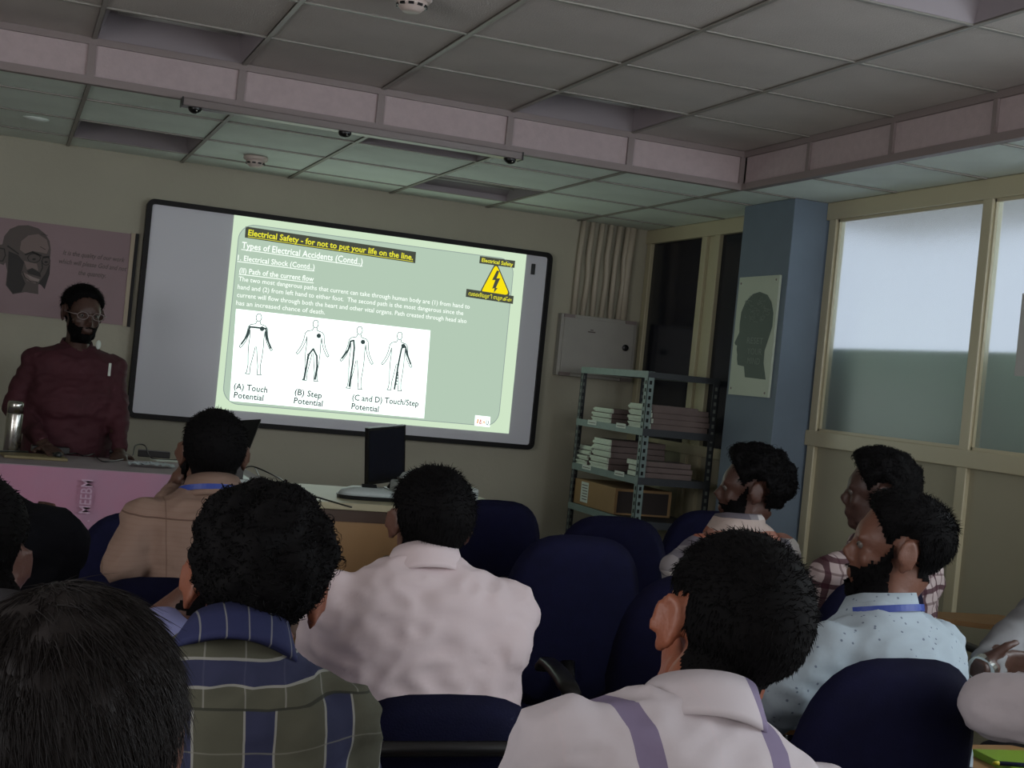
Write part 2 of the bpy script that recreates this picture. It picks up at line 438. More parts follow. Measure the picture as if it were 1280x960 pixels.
# inner rounded panel with gradient from top to bottom is part of the slide artwork
pin = rrect(sx0+.035, sx1-.075, sz0+.035, sz1-.045, .09, 8)
slab('slide_panel', pin, ePan, 0)
def outline(pts, wd, m, name='slide_line', closed=False, k=3):
    mb = MB(); P_ = [Vector((p[0], 0, p[1])) for p in pts]
    if closed: P_.append(P_[0])
    y = YQ-.0008*k
    for a, b in zip(P_, P_[1:]):
        d_ = b-a
        if d_.length < 1e-6: continue
        n = Vector((-d_.z, 0, d_.x)).normalized()*wd/2; e = d_.normalized()*wd*.25
        mb.poly([(a.x-e.x+n.x, y, a.z-e.z+n.z), (b.x+e.x+n.x, y, b.z+e.z+n.z), (b.x+e.x-n.x, y, b.z+e.z-n.z), (a.x-e.x-n.x, y, a.z-e.z-n.z)])
    return mb
outline(pin, .004, eGrey, closed=True, k=1).build('slide_panel_line', eGrey, sl)
quad('title_box', [(307, 283), (520, 315), (519, 329), (306, 297)], eBox, 1)
nF = (0, -1, 0)
def stext(s, a, b, h, m, bold=0, under=False, name='slide_text'):
    p0, p1 = SP(*a, 3), SP(*b, 3)
    put_text(name, s, p0, p1, h, m, sl, nF, bold)
    if under: outline([(p0.x, p0.z-.008), (p1.x, p1.z-.008)], .004, m, k=3).build('underline', m, sl)
stext('Electrical Safety - for not to put your life on the line.', (310, 294), (516, 325), .033, eYel, .022, name='title_text')
outline([(SP(310, 296).x, SP(310, 296).z), (SP(516, 327).x, SP(516, 327).z)], .003, eYel).build('underline', eYel, sl)
stext('Types of Electrical Accidents (Contd..)', (302, 310), (453, 331), .036, eTxt, .012, True)
stext('1. Electrical Shock (Contd..)', (297, 325), (393, 337), .030, eTxt, .01, True)
stext('(II) Path of the current flow', (299, 341), (392, 352), .030, eTxt, .01, True)
body = [('The two most dangerous paths that current can take through human body are (1) from hand to', (298, 351), (587, 386)),
        ('hand and (2) from left hand to either foot.  The second path is the most dangerous since the', (297, 361), (579, 394)),
        ('current will flow through both the heart and other vital organs. Path created through head also', (296, 371), (583, 404)),
        ('has an increased chance of death.', (295, 381), (406, 393))]
for s_, a, b in body: stext(s_, a, b, .026, eTxt, .004)
quad('diagram_panel', [(295, 386), (538, 413), (530, 523), (287, 501)], eWhite, 1)
for s_, a, b in (('(A) Touch', (292, 486), (334, 491)), ('Potential', (292, 497), (329, 501)), ('(B) Step', (368, 493), (402, 498)), ('Potential', (367, 504), (403, 508)),
                 ('(C and D) Touch/Step', (440, 500), (523, 508)), ('Potential', (439, 511), (473, 515))): stext(s_, a, b, .034, eInk, .02)
def figure(px, ptop, pbot, mode):
    c = SP(px, ptop); e = SP(px-4, pbot); H = c.z-e.z; cx = (c.x)
    def T(pts): return [(cx+x*H, c.z-z*H) for x, z in pts]
    f = outline(T([(.045*math.cos(t/12*2*PI), .065+.065*math.sin(t/12*2*PI)) for t in range(12)]), .0045, eInk2, closed=True)
    f.build('figure_head', eInk2, sl)
    for s_ in (-1, 1):
        pts = [(.03, .13), (.04, .17), (.12, .19), (.155, .23), (.17, .34), (.20, .44), (.25, .53), (.27, .56), (.25, .58), (.22, .55), (.17, .46), (.135, .36), (.12, .28), (.115, .40), (.12, .52), (.115, .68), (.10, .84), (.11, .96), (.13, .99), (.06, .99), (.06, .86), (.03, .68), (.01, .54)]
        outline(T([(s_*x, z) for x, z in pts]), .0045, eInk2).build('figure_outline', eInk2, sl)
    if mode == 'A': pa = [(-.24, .52), (-.16, .38), (-.13, .23), (.13, .23), (.16, .38), (.24, .54)]; hd = (.07, .24)
    elif mode == 'B': pa = [(-.10, .98), (-.08, .75), (-.07, .58), (0, .47), (.07, .58), (.09, .75), (.08, .96)]; hd = (.07, .25)
    elif mode == 'C': pa = [(-.24, .53), (-.15, .38), (-.13, .25), (-.08, .23), (-.06, .35), (-.06, .6), (-.08, .96)]; hd = (.07, .24)
    else: pa = [(.24, .52), (.16, .36), (.12, .24), (.07, .22), (.05, .3), (.02, .6), (0, .97)]; hd = (.08, .23)
    outline(T(pa), .010, eInk, k=4).build('current_path', eInk, sl)
    hx, hz = T([hd])[0]
    slab('figure_heart', [(hx+.014*math.cos(t/8*2*PI), hz+.014*math.sin(t/8*2*PI)) for t in range(8)], eInk, 4)
    if mode in 'BD':
        z_ = [(pa[2][0]+.02*(-1)**k, .55+.02*k) for k in range(6)] if mode == 'B' else [(.02+.02*(-1)**k, .68+.025*k) for k in range(10)]
        outline(T(z_), .004, eInk, k=4).build('current_ticks', eInk, sl)
figure(324, 392, 469, 'A'); figure(395, 400, 477, 'B'); figure(450, 408, 487, 'C'); figure(500, 415, 489, 'D')
# warning triangle
def rtri(k, n=5):
    A = [SP(620, 329), SP(600, 367), SP(637, 369)]; c = sum(A, Vector())/3; out = []
    for i in range(3):
        p, q_, r_ = A[i-1], A[i], A[(i+1) % 3]
        for t in range(n+1):
            u = t/n; e = .16
            a_ = q_+(p-q_)*e; b_ = q_+(r_-q_)*e
            pt = (a_*(1-u)**2 + q_*2*u*(1-u) + b_*u*u); out.append(c+(pt-c)*k)
    return [(p.x, p.z) for p in out]
slab('warning_triangle_border', rtri(1.1), eBox, 1); slab('warning_triangle', rtri(.98), eHat, 2)
bolt = [(621, 338), (615, 350), (619, 350), (615, 361), (618, 360), (617, 366), (622, 360), (619.5, 360), (625, 348), (620.5, 348), (624, 339)]
quad('lightning_bolt', bolt, eBox, 3)
quad('label_box', [(600, 320), (644, 326), (643, 335), (599, 329)], eBox, 1)
stext('Electrical Safety', (602, 327), (641, 333), .022, eYel, .02)
quad('label_box', [(583, 361), (642, 370), (641, 380), (582, 371)], eBox, 2.6)
stext('\u0d35\u0d48\u0d26\u0d4d\u0d2f\u0d41\u0d24\u0d3f \u0d38\u0d41\u0d30\u0d15\u0d4d\u0d37', (585.5, 369), (639, 377), .022, eYel, .012)
quad('logo_card', [(594, 519), (613, 521), (612, 534), (593, 532)], eWhite, 1)
stext('I', (596, 529), (597.5, 529.2), .025, eOr, .03); stext('E', (599, 529.5), (602, 530), .025, eRed, .03); stext('H', (603.2, 530), (606, 530.3), .025, eOr, .03); stext('U', (607, 530.4), (610.5, 531), .025, eInk, .03)

# ---------------------------------------------------------------- quotation poster, left
mPost = mat('faded lilac poster', (150, 126, 130), .6, var=.05, vscale=3)
mInk = mat('poster black ink', (42, 38, 36), .6); mInk2 = mat('poster grey ink', (88, 78, 74), .6); mInk3 = mat('poster light tone', (128, 110, 106), .6)
pz0, pz1 = CAMZ+.088, CAMZ+.59
po = MB().box((-.75, D-.010, pz0), (.600, D-.001, pz1)).build('quotation_poster', mPost, label='faded lilac poster with a drawn smiling old man and a handwritten quotation left of whiteboard', cat='poster')
MB().box((.600, D-.016, pz0-.005), (.622, D-.001, pz1+.005)).build('frame_edge', mat('cream frame edge', (170, 155, 130), .4), po)
MB().box((.622, D-.02, pz0-.005), (.640, D-.001, pz1+.005)).build('frame_edge', mBFrame, po)
def pp(x, y, s=1016/180): return atY(x/s, 250+y/s, D-.0105)
def pline(pts, wd, m, k=1, name='ink_stroke'):
    mb = MB(); y = D-.0105-.0003*k
    P_ = [pp(*p) for p in pts]
    for a_, b_ in zip(P_, P_[1:]):
        d_ = b_-a_; n = Vector((-d_.z, 0, d_.x)).normalized()*wd/2; e = d_.normalized()*wd*.3
        mb.poly([(a_.x-e.x+n.x, y, a_.z-e.z+n.z), (b_.x+e.x+n.x, y, b_.z+e.z+n.z), (b_.x+e.x-n.x, y, b_.z+e.z-n.z), (a_.x-e.x-n.x, y, a_.z-e.z-n.z)])
    mb.build(name, m, po)
def pfill(pts, m, k, name='ink_tone'):
    y = D-.0105-.0003*k; MB().poly([(pp(*p).x, y, pp(*p).z) for p in pts]).build(name, m, po)
# a generic sketched elderly man: bald head turned right, round glasses, moustache, smile
pfill([(15, 320), (30, 255), (70, 205), (130, 180), (200, 178), (270, 200), (320, 240), (350, 290), (358, 350), (352, 420), (345, 480), (330, 520), (300, 560), (270, 600), (270, 665), (180, 650), (90, 665), (40, 600), (50, 500), (40, 450), (20, 400)], mInk2, 1, 'sketched_head')
pfill([(200, 250), (270, 240), (330, 280), (345, 340), (330, 380), (290, 370), (230, 360), (180, 380), (140, 350), (150, 290)], mInk3, 2)
pfill([(60, 360), (130, 390), (170, 440), (150, 520), (180, 590), (150, 650), (90, 660), (45, 600), (55, 500)], mInk, 2)
pfill([(170, 430), (260, 450), (270, 500), (230, 480), (190, 490)], mInk3, 3); pfill([(165, 510), (220, 540), (270, 560), (250, 590), (190, 570)], mInk3, 3)
pfill([(-20, 320), (30, 310), (55, 350), (50, 420), (25, 460), (-20, 440)], mInk2, 3, 'sketched_ear'); pline([(0, 340), (30, 345), (38, 390), (20, 430), (0, 430)], .006, mInk, 4)
pline([(55, 325), (130, 380)], .008, mInk, 5)
for cx, cy, rx, ry in ((240, 410, 45, 32), (325, 430, 28, 30)):
    pline([(cx+rx*math.cos(t/12*2*PI), cy+ry*math.sin(t/12*2*PI)) for t in range(13)], .004, mInk, 5)
    pfill([(cx+13*math.cos(t/8*2*PI), cy+8+8*math.sin(t/8*2*PI)) for t in range(8)], mInk, 5)
pline([(180, 385), (230, 368), (290, 392)], .010, mInk, 5); pline([(305, 405), (345, 400)], .009, mInk, 5)
pline([(295, 430), (300, 480), (285, 510)], .006, mInk, 5)
pfill([(190, 500), (225, 480), (285, 515), (290, 545), (240, 530), (200, 520)], mInk, 5)
pfill([(185, 522), (235, 545), (280, 560), (270, 578), (215, 560)], mat('poster teeth', (150, 135, 130), .6), 6); pline([(160, 505), (175, 545), (215, 575), (265, 580)], .004, mInk, 6)
pfill([(270, 590), (320, 520), (355, 440), (350, 520), (315, 630), (290, 600)], mInk, 4)
pline([(290, 240), (335, 250)], .003, mInk, 4); pline([(285, 330), (320, 350)], .003, mInk, 4)
def ptext(s_, a, b): put_text('quotation_text', s_, pp(*a)-Vector((0, .001, 0)), pp(*b)-Vector((0, .001, 0)), .026, mInk2, po, nF, .004, .3)
ptext('It is the quality of our work', (443, 385), (878, 440)); ptext('which will please God and not', (415, 445), (892, 503)); ptext('the quantity.', (553, 527), (745, 550))

# ---------------------------------------------------------------- conduits and distribution board
mPvc = mat('painted conduit', (186, 176, 158), .5); mGreyP = mat('grey enamel panel', (165, 162, 155), .45, var=.03)
cpx = [727, 738, 750, 761, 772, 782, 788]
for k, px in enumerate(cpx):
    t = atY(px+4, 276+k*1.5, D-.03); b = atY(px-6, 396, D-.03)
    xa = t.x; z1 = HL; z0 = CAMZ+.44
    pts = [(xa, D-.03, z1), (xa-.01, D-.03, z1-.2), (xa-.012+.012*(k % 2), D-.028, z1-.35), (xa-.012, D-.03, z0)]
    rr = .017 if k < 6 else .024
    MB().tube(pts, rr, 10).build('conduit_pipe', mPvc, smooth=True, label=['leftmost of the cream conduit pipes above the grey distribution board', 'second cream conduit pipe from the left above the distribution board', 'third cream conduit pipe from the left above the distribution board', 'fourth cream conduit pipe from the left above the distribution board', 'fifth cream conduit pipe from the left above the distribution board', 'sixth cream conduit pipe from the left above the distribution board', 'rightmost and thickest cream conduit pipe above the distribution board'][k], cat='pipe', group='conduit pipes on the front wall')
db = empty('distribution_board', (3.43, D-.05, CAMZ+.05), 'grey metal distribution board with a small lock on the front wall under the pipes', 'electrical box')
dx0, dx1, dz0, dz1 = 3.16, 3.675, CAMZ+.06, CAMZ+.44
MB().box((dx0, D-.06, dz0), (dx1, D-.001, dz1), .004).build('cabinet', mGreyP, db)
MB().box((dx0+.02, D-.07, dz0+.02), (dx1-.02, D-.058, dz1-.02), .004).build('door', mGreyP, db)
MB().lathe((0, 0, 0), [(.02, 0), (.02, .012), (.008, .016)], 16).build('lock', mBlk, db)
lk = db.children[-1]; lk.matrix_parent_inverse = Matrix.Identity(4); lk.location = (3.60-3.43, -.02, .22); lk.rotation_euler = (PI/2, 0, 0)
for x in (dx0+.05, dx1-.05): 
    for z in (dz0+.012, dz1-.012): MB().box((x-.035, D-.074, z-.01), (x+.035, D-.06, z+.01)).build('hinge', mFasFrame, db)
MB().box((3.34, D-.0715, 1.72), (3.39, D-.0700, 1.727)).box((3.355, D-.0715, 1.732), (3.375, D-.0700, 1.738)).build('stencil_mark', mInk2, db)

# ---------------------------------------------------------------- slotted-angle rack with bundles
mSteelLit = mat('lit slotted angle', (118, 136, 132), .5, var=.06, vscale=20); mSteelShade = mat('shaded slotted angle', (52, 56, 60), .5)  # same steel twice: lit left face and shaded sides painted into the colour
RX0, RX1 = 3.17, 3.60
p = atX(811, 464, RX0); RY0 = p.y; RZT = p.z
p = atX(727, 462, RX0); RY1 = p.y
rk = empty('slotted_angle_rack', ((RX0+RX1)/2, (RY0+RY1)/2, 0), 'grey slotted-angle steel rack with paper bundles standing by the right wall', 'rack')
def post(x, y, sx, sy, m):
    mb = MB(); wv = .038
    mb.box((x, y, 0), (x+sx*wv, y+sy*.003, RZT)); mb.box((x, y, 0), (x+sx*.003, y+sy*wv, RZT)); mb.build('post', m, rk)
    pt = rk.children[-1] if False else None
    hb = MB(); n = int(RZT/.04)
    for k in range(n):
        z = .03+k*.04
        hb.box((x+sx*.012, y-sy*.0008, z), (x+sx*.026, y+sy*.0038, z+.02))
        hb.box((x-sx*.0008, y+sy*.012, z), (x+sx*.0038, y+sy*.026, z+.02))
    o = hb.build('slot_holes', mHole if m is mSteelLit else mHoleL, rk, kind='stuff')
mHole = mat('dark slot', (10, 12, 12), .8); mHoleL = mat('light slot', (120, 128, 122), .8)
post(RX0, RY0, 1, 1, mSteelLit); post(RX0, RY1, 1, -1, mSteelShade); post(RX1, RY0, -1, 1, mSteelShade); post(RX1, RY1, -1, -1, mSteelShade)
MB().box((RX0-.002, RY0, RZT-.035), (RX0+.001, RY1, RZT+.001)).build('top_beam', mSteelLit, rk)
zs = []
for (pxa, pya) in ((804, 536), (797, 597), (786, 650)):
    zs.append(atX(pxa, pya, RX0).z)
zs.append(.18)
for k, z in enumerate([RZT-.002]+zs):
    if k == 0:
        MB().box((RX0, RY0-.001, z-.03), (RX1, RY0+.002, z)).box((RX0, RY1-.002, z-.03), (RX1, RY1+.001, z)).box((RX1-.002, RY0, z-.03), (RX1+.001, RY1, z)).build('top_beam', mSteelShade, rk); continue
    MB().box((RX0+.001, RY0+.001, z-.004), (RX1, RY1, z)).build('shelf', mSteelShade, rk)
    MB().box((RX0-.001, RY0, z-.036), (RX0+.002, RY1, z+.002)).build('shelf_edge', mSteelLit, rk)
    MB().box((RX0, RY0-.002, z-.036), (RX1, RY0+.001, z+.002)).build('shelf_edge', mSteelShade, rk)
mLab = mat('paper label', (205, 214, 205), .7)
for (px, py, X) in ((740, 528, 0), (776, 532, 0), (733, 584, 0), (774, 592, 0)):
    q = atX(px, py, RX0-.003); L = .12
    MB().box((RX0-.003, q.y-L/2, q.z-.013), (RX0-.0015, q.y+L/2, q.z+.013)).build('shelf_label', mLab, rk)
    MB().box((RX0-.0036, q.y-L*.4, q.z-.004), (RX0-.003, q.y+L*.4, q.z+.000)).build('label_writing', mInk2, rk)
mPaper = mat('white page edges', (205, 216, 200), .8, var=.05, vscale=60); mBrown = mat('brown bundle cover', (112, 98, 94), .8, var=.08, vscale=10)
cnt = [0]
def bundle(pxa, pxb, z, n, th, dep, label, x0=None, tilt=0):
    """a stack of n paper bundles between two pixels of the front face, resting at height z"""
    ya = atX(pxa, 540, RX0+.01).y; yb_ = atX(pxb, 540, RX0+.01).y
    for k in range(n):
        cnt[0] += 1
        j = random.uniform(-.012, .012)
        X_a = RX0+.012+max(0, j)+tilt*k; X_b = X_a+dep
        y0, y1 = min(ya, yb_)+random.uniform(0, .01), max(ya, yb_)
        z0 = z+k*th+.0005; z1 = z0+th-.002
        t = empty('paper_bundle', ((X_a+X_b)/2, (y0+y1)/2, z0), label % (['lowest', 'second from bottom', 'third from bottom', 'fourth from bottom', 'fifth from bottom', 'sixth from bottom'][k] if k < n-1 or n == 1 else 'topmost') if '%s' in label else label, 'paper bundle', 'paper bundles on the rack')
        MB().box((X_a+.004, y0+.002, z0), (X_b, y1, z1), .003).build('cover', mBrown, t)
        mb = MB()
        for q in range(4):
            zz0 = z0+.001+(z1-z0-.002)*q/4; o_ = .006*math.sin(q*1.6+k); mb.box((X_a-.004+o_, y0+.004, zz0), (X_a+.012, y1-.004, zz0+(z1-z0)/4.4))
        mb.build('page_edges', mPaper, t)
z1s, z2s, z3s, _ = zs
bundle(738, 762, z1s, 3, .028, .30, '%s of the small paper stack at the far end of the top shelf')
bundle(783, 803, z1s, 4, .033, .32, '%s of the tall paper stack behind the near post on the top shelf')
# bundles seen past the near post, along the camera-facing side
def bundle2(xa, xb, y0, y1, z, n, th, label):
    for k in range(n):
        z0 = z+k*th+.0005; z1 = z0+th-.002; j = random.uniform(-.01, .01)
        t = empty('paper_bundle', ((xa+xb)/2, (y0+y1)/2, z0), label % (['lowest', 'second from bottom', 'third from bottom', 'fourth from bottom', 'fifth from bottom'][k] if k < n-1 else 'topmost'), 'paper bundle', 'paper bundles on the rack')
        MB().box((xa+.012+j, y0, z0), (xb+j, y1, z1), .003).build('cover', mBrown, t)
        MB().box((xa+j, y0+.003, z0+.002), (xa+.014+j, y1-.003, z1-.002)).build('page_edges', mPaper, t)
yg0 = RY0+.03
bundle2(RX0+.05, RX0+.40, yg0, yg0+.16, z1s, 4, .030, '%s of the brown bundles at the camera end of the top shelf')
bundle(720, 737, z2s, 4, .028, .26, '%s of the leaning white stack at the far end of the middle shelf', tilt=.006)
bundle(741, 764, z2s, 5, .034, .34, '%s of the tallest paper stack on the middle shelf')
bundle2(RX0+.02, RX0+.33, yg0, yg0+.15, z2s, 3, .030, '%s of the low bundles at the camera end of the middle shelf')
# carton
mCard = mat('cardboard', (150, 120, 82), .8, var=.05); mCardD = mat('printed dark cardboard', (44, 34, 30), .7)
qa = atX(718, 620, RX0+.02).y; qb = atX(770, 620, RX0+.02).y
ct = empty('carton', (RX0+.2, (qa+qb)/2, z3s), 'brown cardboard carton with a white label on the bottom visible shelf', 'box')
MB().box((RX0+.015, qb, z3s+.001), (RX0+.36, qa, z3s+.145), .003).build('box_body', mCard, ct)
MB().box((RX0+.03, qb-.002, z3s+.012), (RX0+.34, qb, z3s+.13)).build('dark_side', mCardD, ct)  # darker sheet over the carton's near side
MB().box((RX0+.013, qa-.20, z3s+.02), (RX0+.0145, qa-.10, z3s+.135)).build('shipping_label', mLab, ct)
mb = MB()
for k in range(6): mb.box((RX0+.0122, qa-.19, z3s+.035+k*.016), (RX0+.013, qa-.11-random.random()*.02, z3s+.040+k*.016))
mb.build('label_writing', mInk2, ct)

# ---------------------------------------------------------------- "reset your mind" sign on the pillar
XS = PX-.001
mSign = mat('off white sign board', (186, 196, 178), .5); mSilh = mat('green grey print', (84, 98, 90), .6); mSilT = mat('pale print', (124, 136, 126), .6)
# measured: corners (929,347) (978,344) (962,497) (911,493) on the pillar face
c1 = atX(929, 347, XS); c2 = atX(978, 344, XS); c3 = atX(962, 497, XS); c4 = atX(911, 493, XS)
ya, yb_ = (c1.y+c4.y)/2, (c2.y+c3.y)/2; za, zb = (c1.z+c2.z)/2, (c3.z+c4.z)/2
sg = MB().box((XS-.012, yb_, zb), (XS, ya, za)).build('wall_sign', mSign, label='tall off-white sign with a dark head silhouette reading RESET YOUR MIND on the pillar', cat='sign')
def sgp(x, y, k=0): # zoom-crop pixels of the sign to its plane
    tl = (150, 88); tr = (415, 75); br = (325, 890); bl = (66, 876)
    v = (y-82)/(883-82); xl_ = tl[0]+(bl[0]-tl[0])*v; xr_ = tr[0]+(br[0]-tr[0])*v; u = (x-xl_)/(xr_-xl_)
    return Vector((XS-.0125-.0004*k, ya+(yb_-ya)*u, za+(zb-za)*v))
sil = [(180, 760), (315, 768), (303, 660), (310, 580), (340, 490), (362, 420), (370, 330), (360, 260), (335, 210), (285, 187), (240, 200), (190, 250), (160, 320), (148, 400), (145, 460), (112, 530), (118, 545), (130, 548), (126, 575), (130, 610), (128, 640), (132, 680), (175, 688)]
MB().poly([sgp(*p) for p in sil]).build('head_silhouette', mSilh, sg)
for s_, a_, b_ in (('RESET', (196, 532), (300, 537)), ('YOUR', (196, 604), (292, 609)), ('MIND', (196, 668), (277, 672))):
    put_text('sign_lettering', s_, sgp(*a_, 2), sgp(*b_, 2), .032, mSilT, sg, (-1, 0, 0), .0)
rnd = random.Random(3)
for k in range(60):
    x, y = rnd.uniform(175, 350), rnd.uniform(215, 385)
    if ((x-262)/95)**2+((y-300)/90)**2 > 1: continue
    r_ = rnd.uniform(5, 13); a0 = rnd.uniform(0, 6); mb = MB(); pts = [sgp(x+r_*math.cos(a0+t*.6), y+r_*.8*math.sin(a0+t*.6), 2) for t in range(7)]
    for p_, q_ in zip(pts, pts[1:]):
        n = (q_-p_).cross(Vector((1, 0, 0))).normalized()*.0012; mb.poly([p_+n, q_+n, q_-n, p_-n])
    mb.build('brain_squiggle', mSilT, sg)
for x, y in ((160, 125), (392, 112), (86, 840), (306, 856)):
    q = sgp(x, y, 1); MB().ell(q, (.003, .006, .006)).build('screw', mFasFrame, sg, smooth=True)
# sheet on the glass at the right edge
q = atX(1276, 370, XR-.01); q2 = atX(1271, 470, XR-.01)
MB().box((XR-.012, q.y-.3, q2.z), (XR-.007, q.y-.01, q.z+.01)).build('paper_notice', mat('pale sheet', (190, 190, 186), .6), label='pale sheet fixed to the frosted glass at the right edge', cat='notice')

# ---------------------------------------------------------------- tables at the front
ZT = CAMZ-.54
mCloth = mat('pink printed cloth', (188, 134, 158), .85, col2=(172, 142, 164), vscale=3.0, bump=.1, bscale=8)
mClothT = mat('pale table cover', (150, 138, 142), .7, var=.04)
mWood = mat('brown laminate', (160, 124, 84), .5, var=.07, vscale=5); mWoodT = mat('cream laminate top', (176, 168, 138), .45, var=.03)
def TP(px, py, z=ZT): return atZ(px, py, z)
TY0, TY1, TX0, TX1 = 5.84, 6.42, -.95, 1.11
tb = empty('cloth_covered_table', ((TX0+TX1)/2, 6.1, 0), 'long speaker table covered with a pink printed cloth', 'table')
MB().box((TX0, TY0, ZT-.03), (TX1, TY1, ZT-.002), .003).build('tabletop', mWoodT, tb)
for x in (TX0+.06, TX1-.06):
    for y in (TY0+.08, TY1-.06): MB().box((x-.02, y-.02, 0), (x+.02, y+.02, ZT-.03)).build('leg', mBlk, tb)
mb = MB(); n = 90; bz = .18
top = []; bot = []; 
for k in range(n+1):
    u = k/n; x = TX0-.004+(TX1-TX0+.008)*u
    row = []
    for v in range(9):
        f_ = v/8; w_ = .012*f_*(math.sin(u*23)+.6*math.sin(u*51+1))
        row.append(mb.bm.verts.new((x, TY0-.006-w_-.005*f_, ZT-.001-(ZT-bz)*f_)))
    top.append(row)
for a_, b_ in zip(top, top[1:]):
    for v in range(8): mb.bm.faces.new((a_[v], b_[v], b_[v+1], a_[v+1]))
cl = mb.build('tablecloth', mCloth, smooth=True, label='pink cloth with faint white print hanging over the speaker table front', cat='tablecloth')
MB().box((TX0-.004, TY0-.007, ZT-.001), (TX1+.004, TY1, ZT+.002)).build('cloth_top', mClothT, cl)
MB().box((TX1+.003, TY0-.006, bz), (TX1+.006, TY1, ZT)).build('cloth_side', mCloth, cl)
q = atY(112, 642, TY0-.03); q2 = atY(117, 600, TY0-.03)
mPr = mat('faint white print', (200, 168, 190), .8)
put_text('cloth_print', 'MEEBM', Vector((q.x, TY0-.035, q.z)), Vector((q.x, TY0-.035, q2.z)), .045, mPr, cl, nF, .01)
for k in range(60):
    x = .53+random.gauss(0, .09); z = .53+random.gauss(0, .05); r_ = random.uniform(.004, .014)
    MB().poly([(x+r_*math.cos(t), TY0-.036, z+r_*.6*math.sin(t)) for t in (0, 1.3, 2.5, 3.7, 5)]).build('cloth_print', mPr, cl)

# steel / laminate desk
DY0, DY1, DX0, DX1 = 5.16, 5.83, 1.13, 2.06
dk = empty('computer_desk', ((DX0+DX1)/2, 5.5, 0), 'brown laminate computer desk with a cream top beside the pink table', 'desk')
MB().box((DX0-.03, DY0-.02, ZT-.028), (DX1+.02, DY1, ZT), .004).build('desktop', mWoodT, dk)
MB().box((DX0, DY0, .03), (DX1, DY0+.02, ZT-.06)).build('modesty_panel', mWood, dk)
MB().box((DX0, DY0-.006, ZT-.075), (DX1, DY0+.02, ZT-.028)).build('front_rail', mat('dark brown edge', (70, 50, 38), .5), dk)
for x in (DX0, DX1-.02): MB().box((x, DY0+.02, 0), (x+.02, DY1-.02, ZT-.028)).build('side_panel', mWood, dk)

mSilver = mat('silver plastic', (176, 186, 184), .4); mPhone = mat('dark phone plastic', (25, 28, 30), .3)
# monitor seen from behind
q = TP(478, 612); mo = empty('monitor', (q.x, q.y, ZT), 'thin black monitor on the desk left of the white shirted man, tilted', 'monitor')
ma, mbb, mc, md = at(463, 537, 5.80), at(510, 533, 5.98), at(497, 597, 5.98), at(455, 606, 5.80)
ux = (mbb-ma).normalized(); uz = Vector((-.05, -.0, 1)); uz = (uz-ux*uz.dot(ux)).normalized(); uy = uz.cross(ux)
cc = (ma+mbb+mc+md)/4; Wd = (mbb-ma).length; Hd = .245
MB().obox(cc, ux, uy, uz, Wd, .018, Hd).build('back_panel', mBlk, mo)
MB().obox(cc+uz*(Hd/2+.001), ux, uy, uz, Wd, .02, .004).build('top_trim', mSilver, mo)
MB().obox(cc-uy*.0095, ux, uy, uz, Wd*.92, .002, Hd*.9).build('screen', mDark, mo)
hg = cc-uz*Hd/2+ux*Wd*.35
MB().tube([hg+uy*.02, hg+uy*.05-Vector((0, 0, .03)), Vector((hg.x+.03, hg.y+.05, ZT+.012))], .012, 8).build('stand_arm', mBlk, mo, smooth=True)
MB().box((hg.x-.04, hg.y-.05, ZT), (hg.x+.12, hg.y+.09, ZT+.012), .004).build('stand_base', mBlk, mo)
# conference phones
def phone(px, py, s, rz, label):
    q = TP(px, py); t = empty('desk_phone', (q.x, q.y, ZT), label, 'phone', rz=rz)
    Ml = lambda *a: Vector(a)*s
    MB().loft([(Ml(0, 0, .001), .15*s, .08*s, (1, 0, 0), (0, 1, 0)), (Ml(0, 0, .02), .155*s, .085*s, (1, 0, 0), (0, 1, 0))], 28, 3).build('base', mPhone, t, smooth=False, local=True)
    MB().loft([(Ml(0, 0, .02), .15*s, .08*s, (1, 0, 0), (0, 1, 0)), (Ml(0, .005, .045), .13*s, .065*s, (1, 0, 0), (0, 1, 0)), (Ml(0, .012, .06), .08*s, .045*s, (1, 0, 0), (0, 1, 0))], 28, 2.6).build('shell', mSilver, t, smooth=True, local=True)
    MB().obox(Ml(0, -.03, .054), (1, 0, 0), (0, .8, .6), (0, -.6, .8), .075*s, .060*s, .010*s).build('display', mPhone, t, local=True)
    for k in (-1, 1):
        MB().obox(Ml(k*.075, -.03, .045), (1, 0, 0), (0, .85, .5), (0, -.5, .85), .03*s, .04*s, .006*s).build('keypad', mLab, t, local=True)
    return t
phone(459, 624, .82, .0, 'silver desk phone with a dark display in front of the monitor')
q = TP(540, 627); bx_ = (q.x, min(q.y, 5.70))
MB().box((bx_[0]-.16, bx_[1]-.10, ZT+.0005), (bx_[0]+.17, bx_[1]+.11, ZT+.075), .01).build('printer_box', mSilver, label='low pale device on the desk behind the white shirted man', cat='printer')
p2 = phone(533, 606, .85, .25, 'second silver desk phone, on the pale device behind the man in white')
p2.location = (bx_[0]-.03, bx_[1], ZT+.0755)

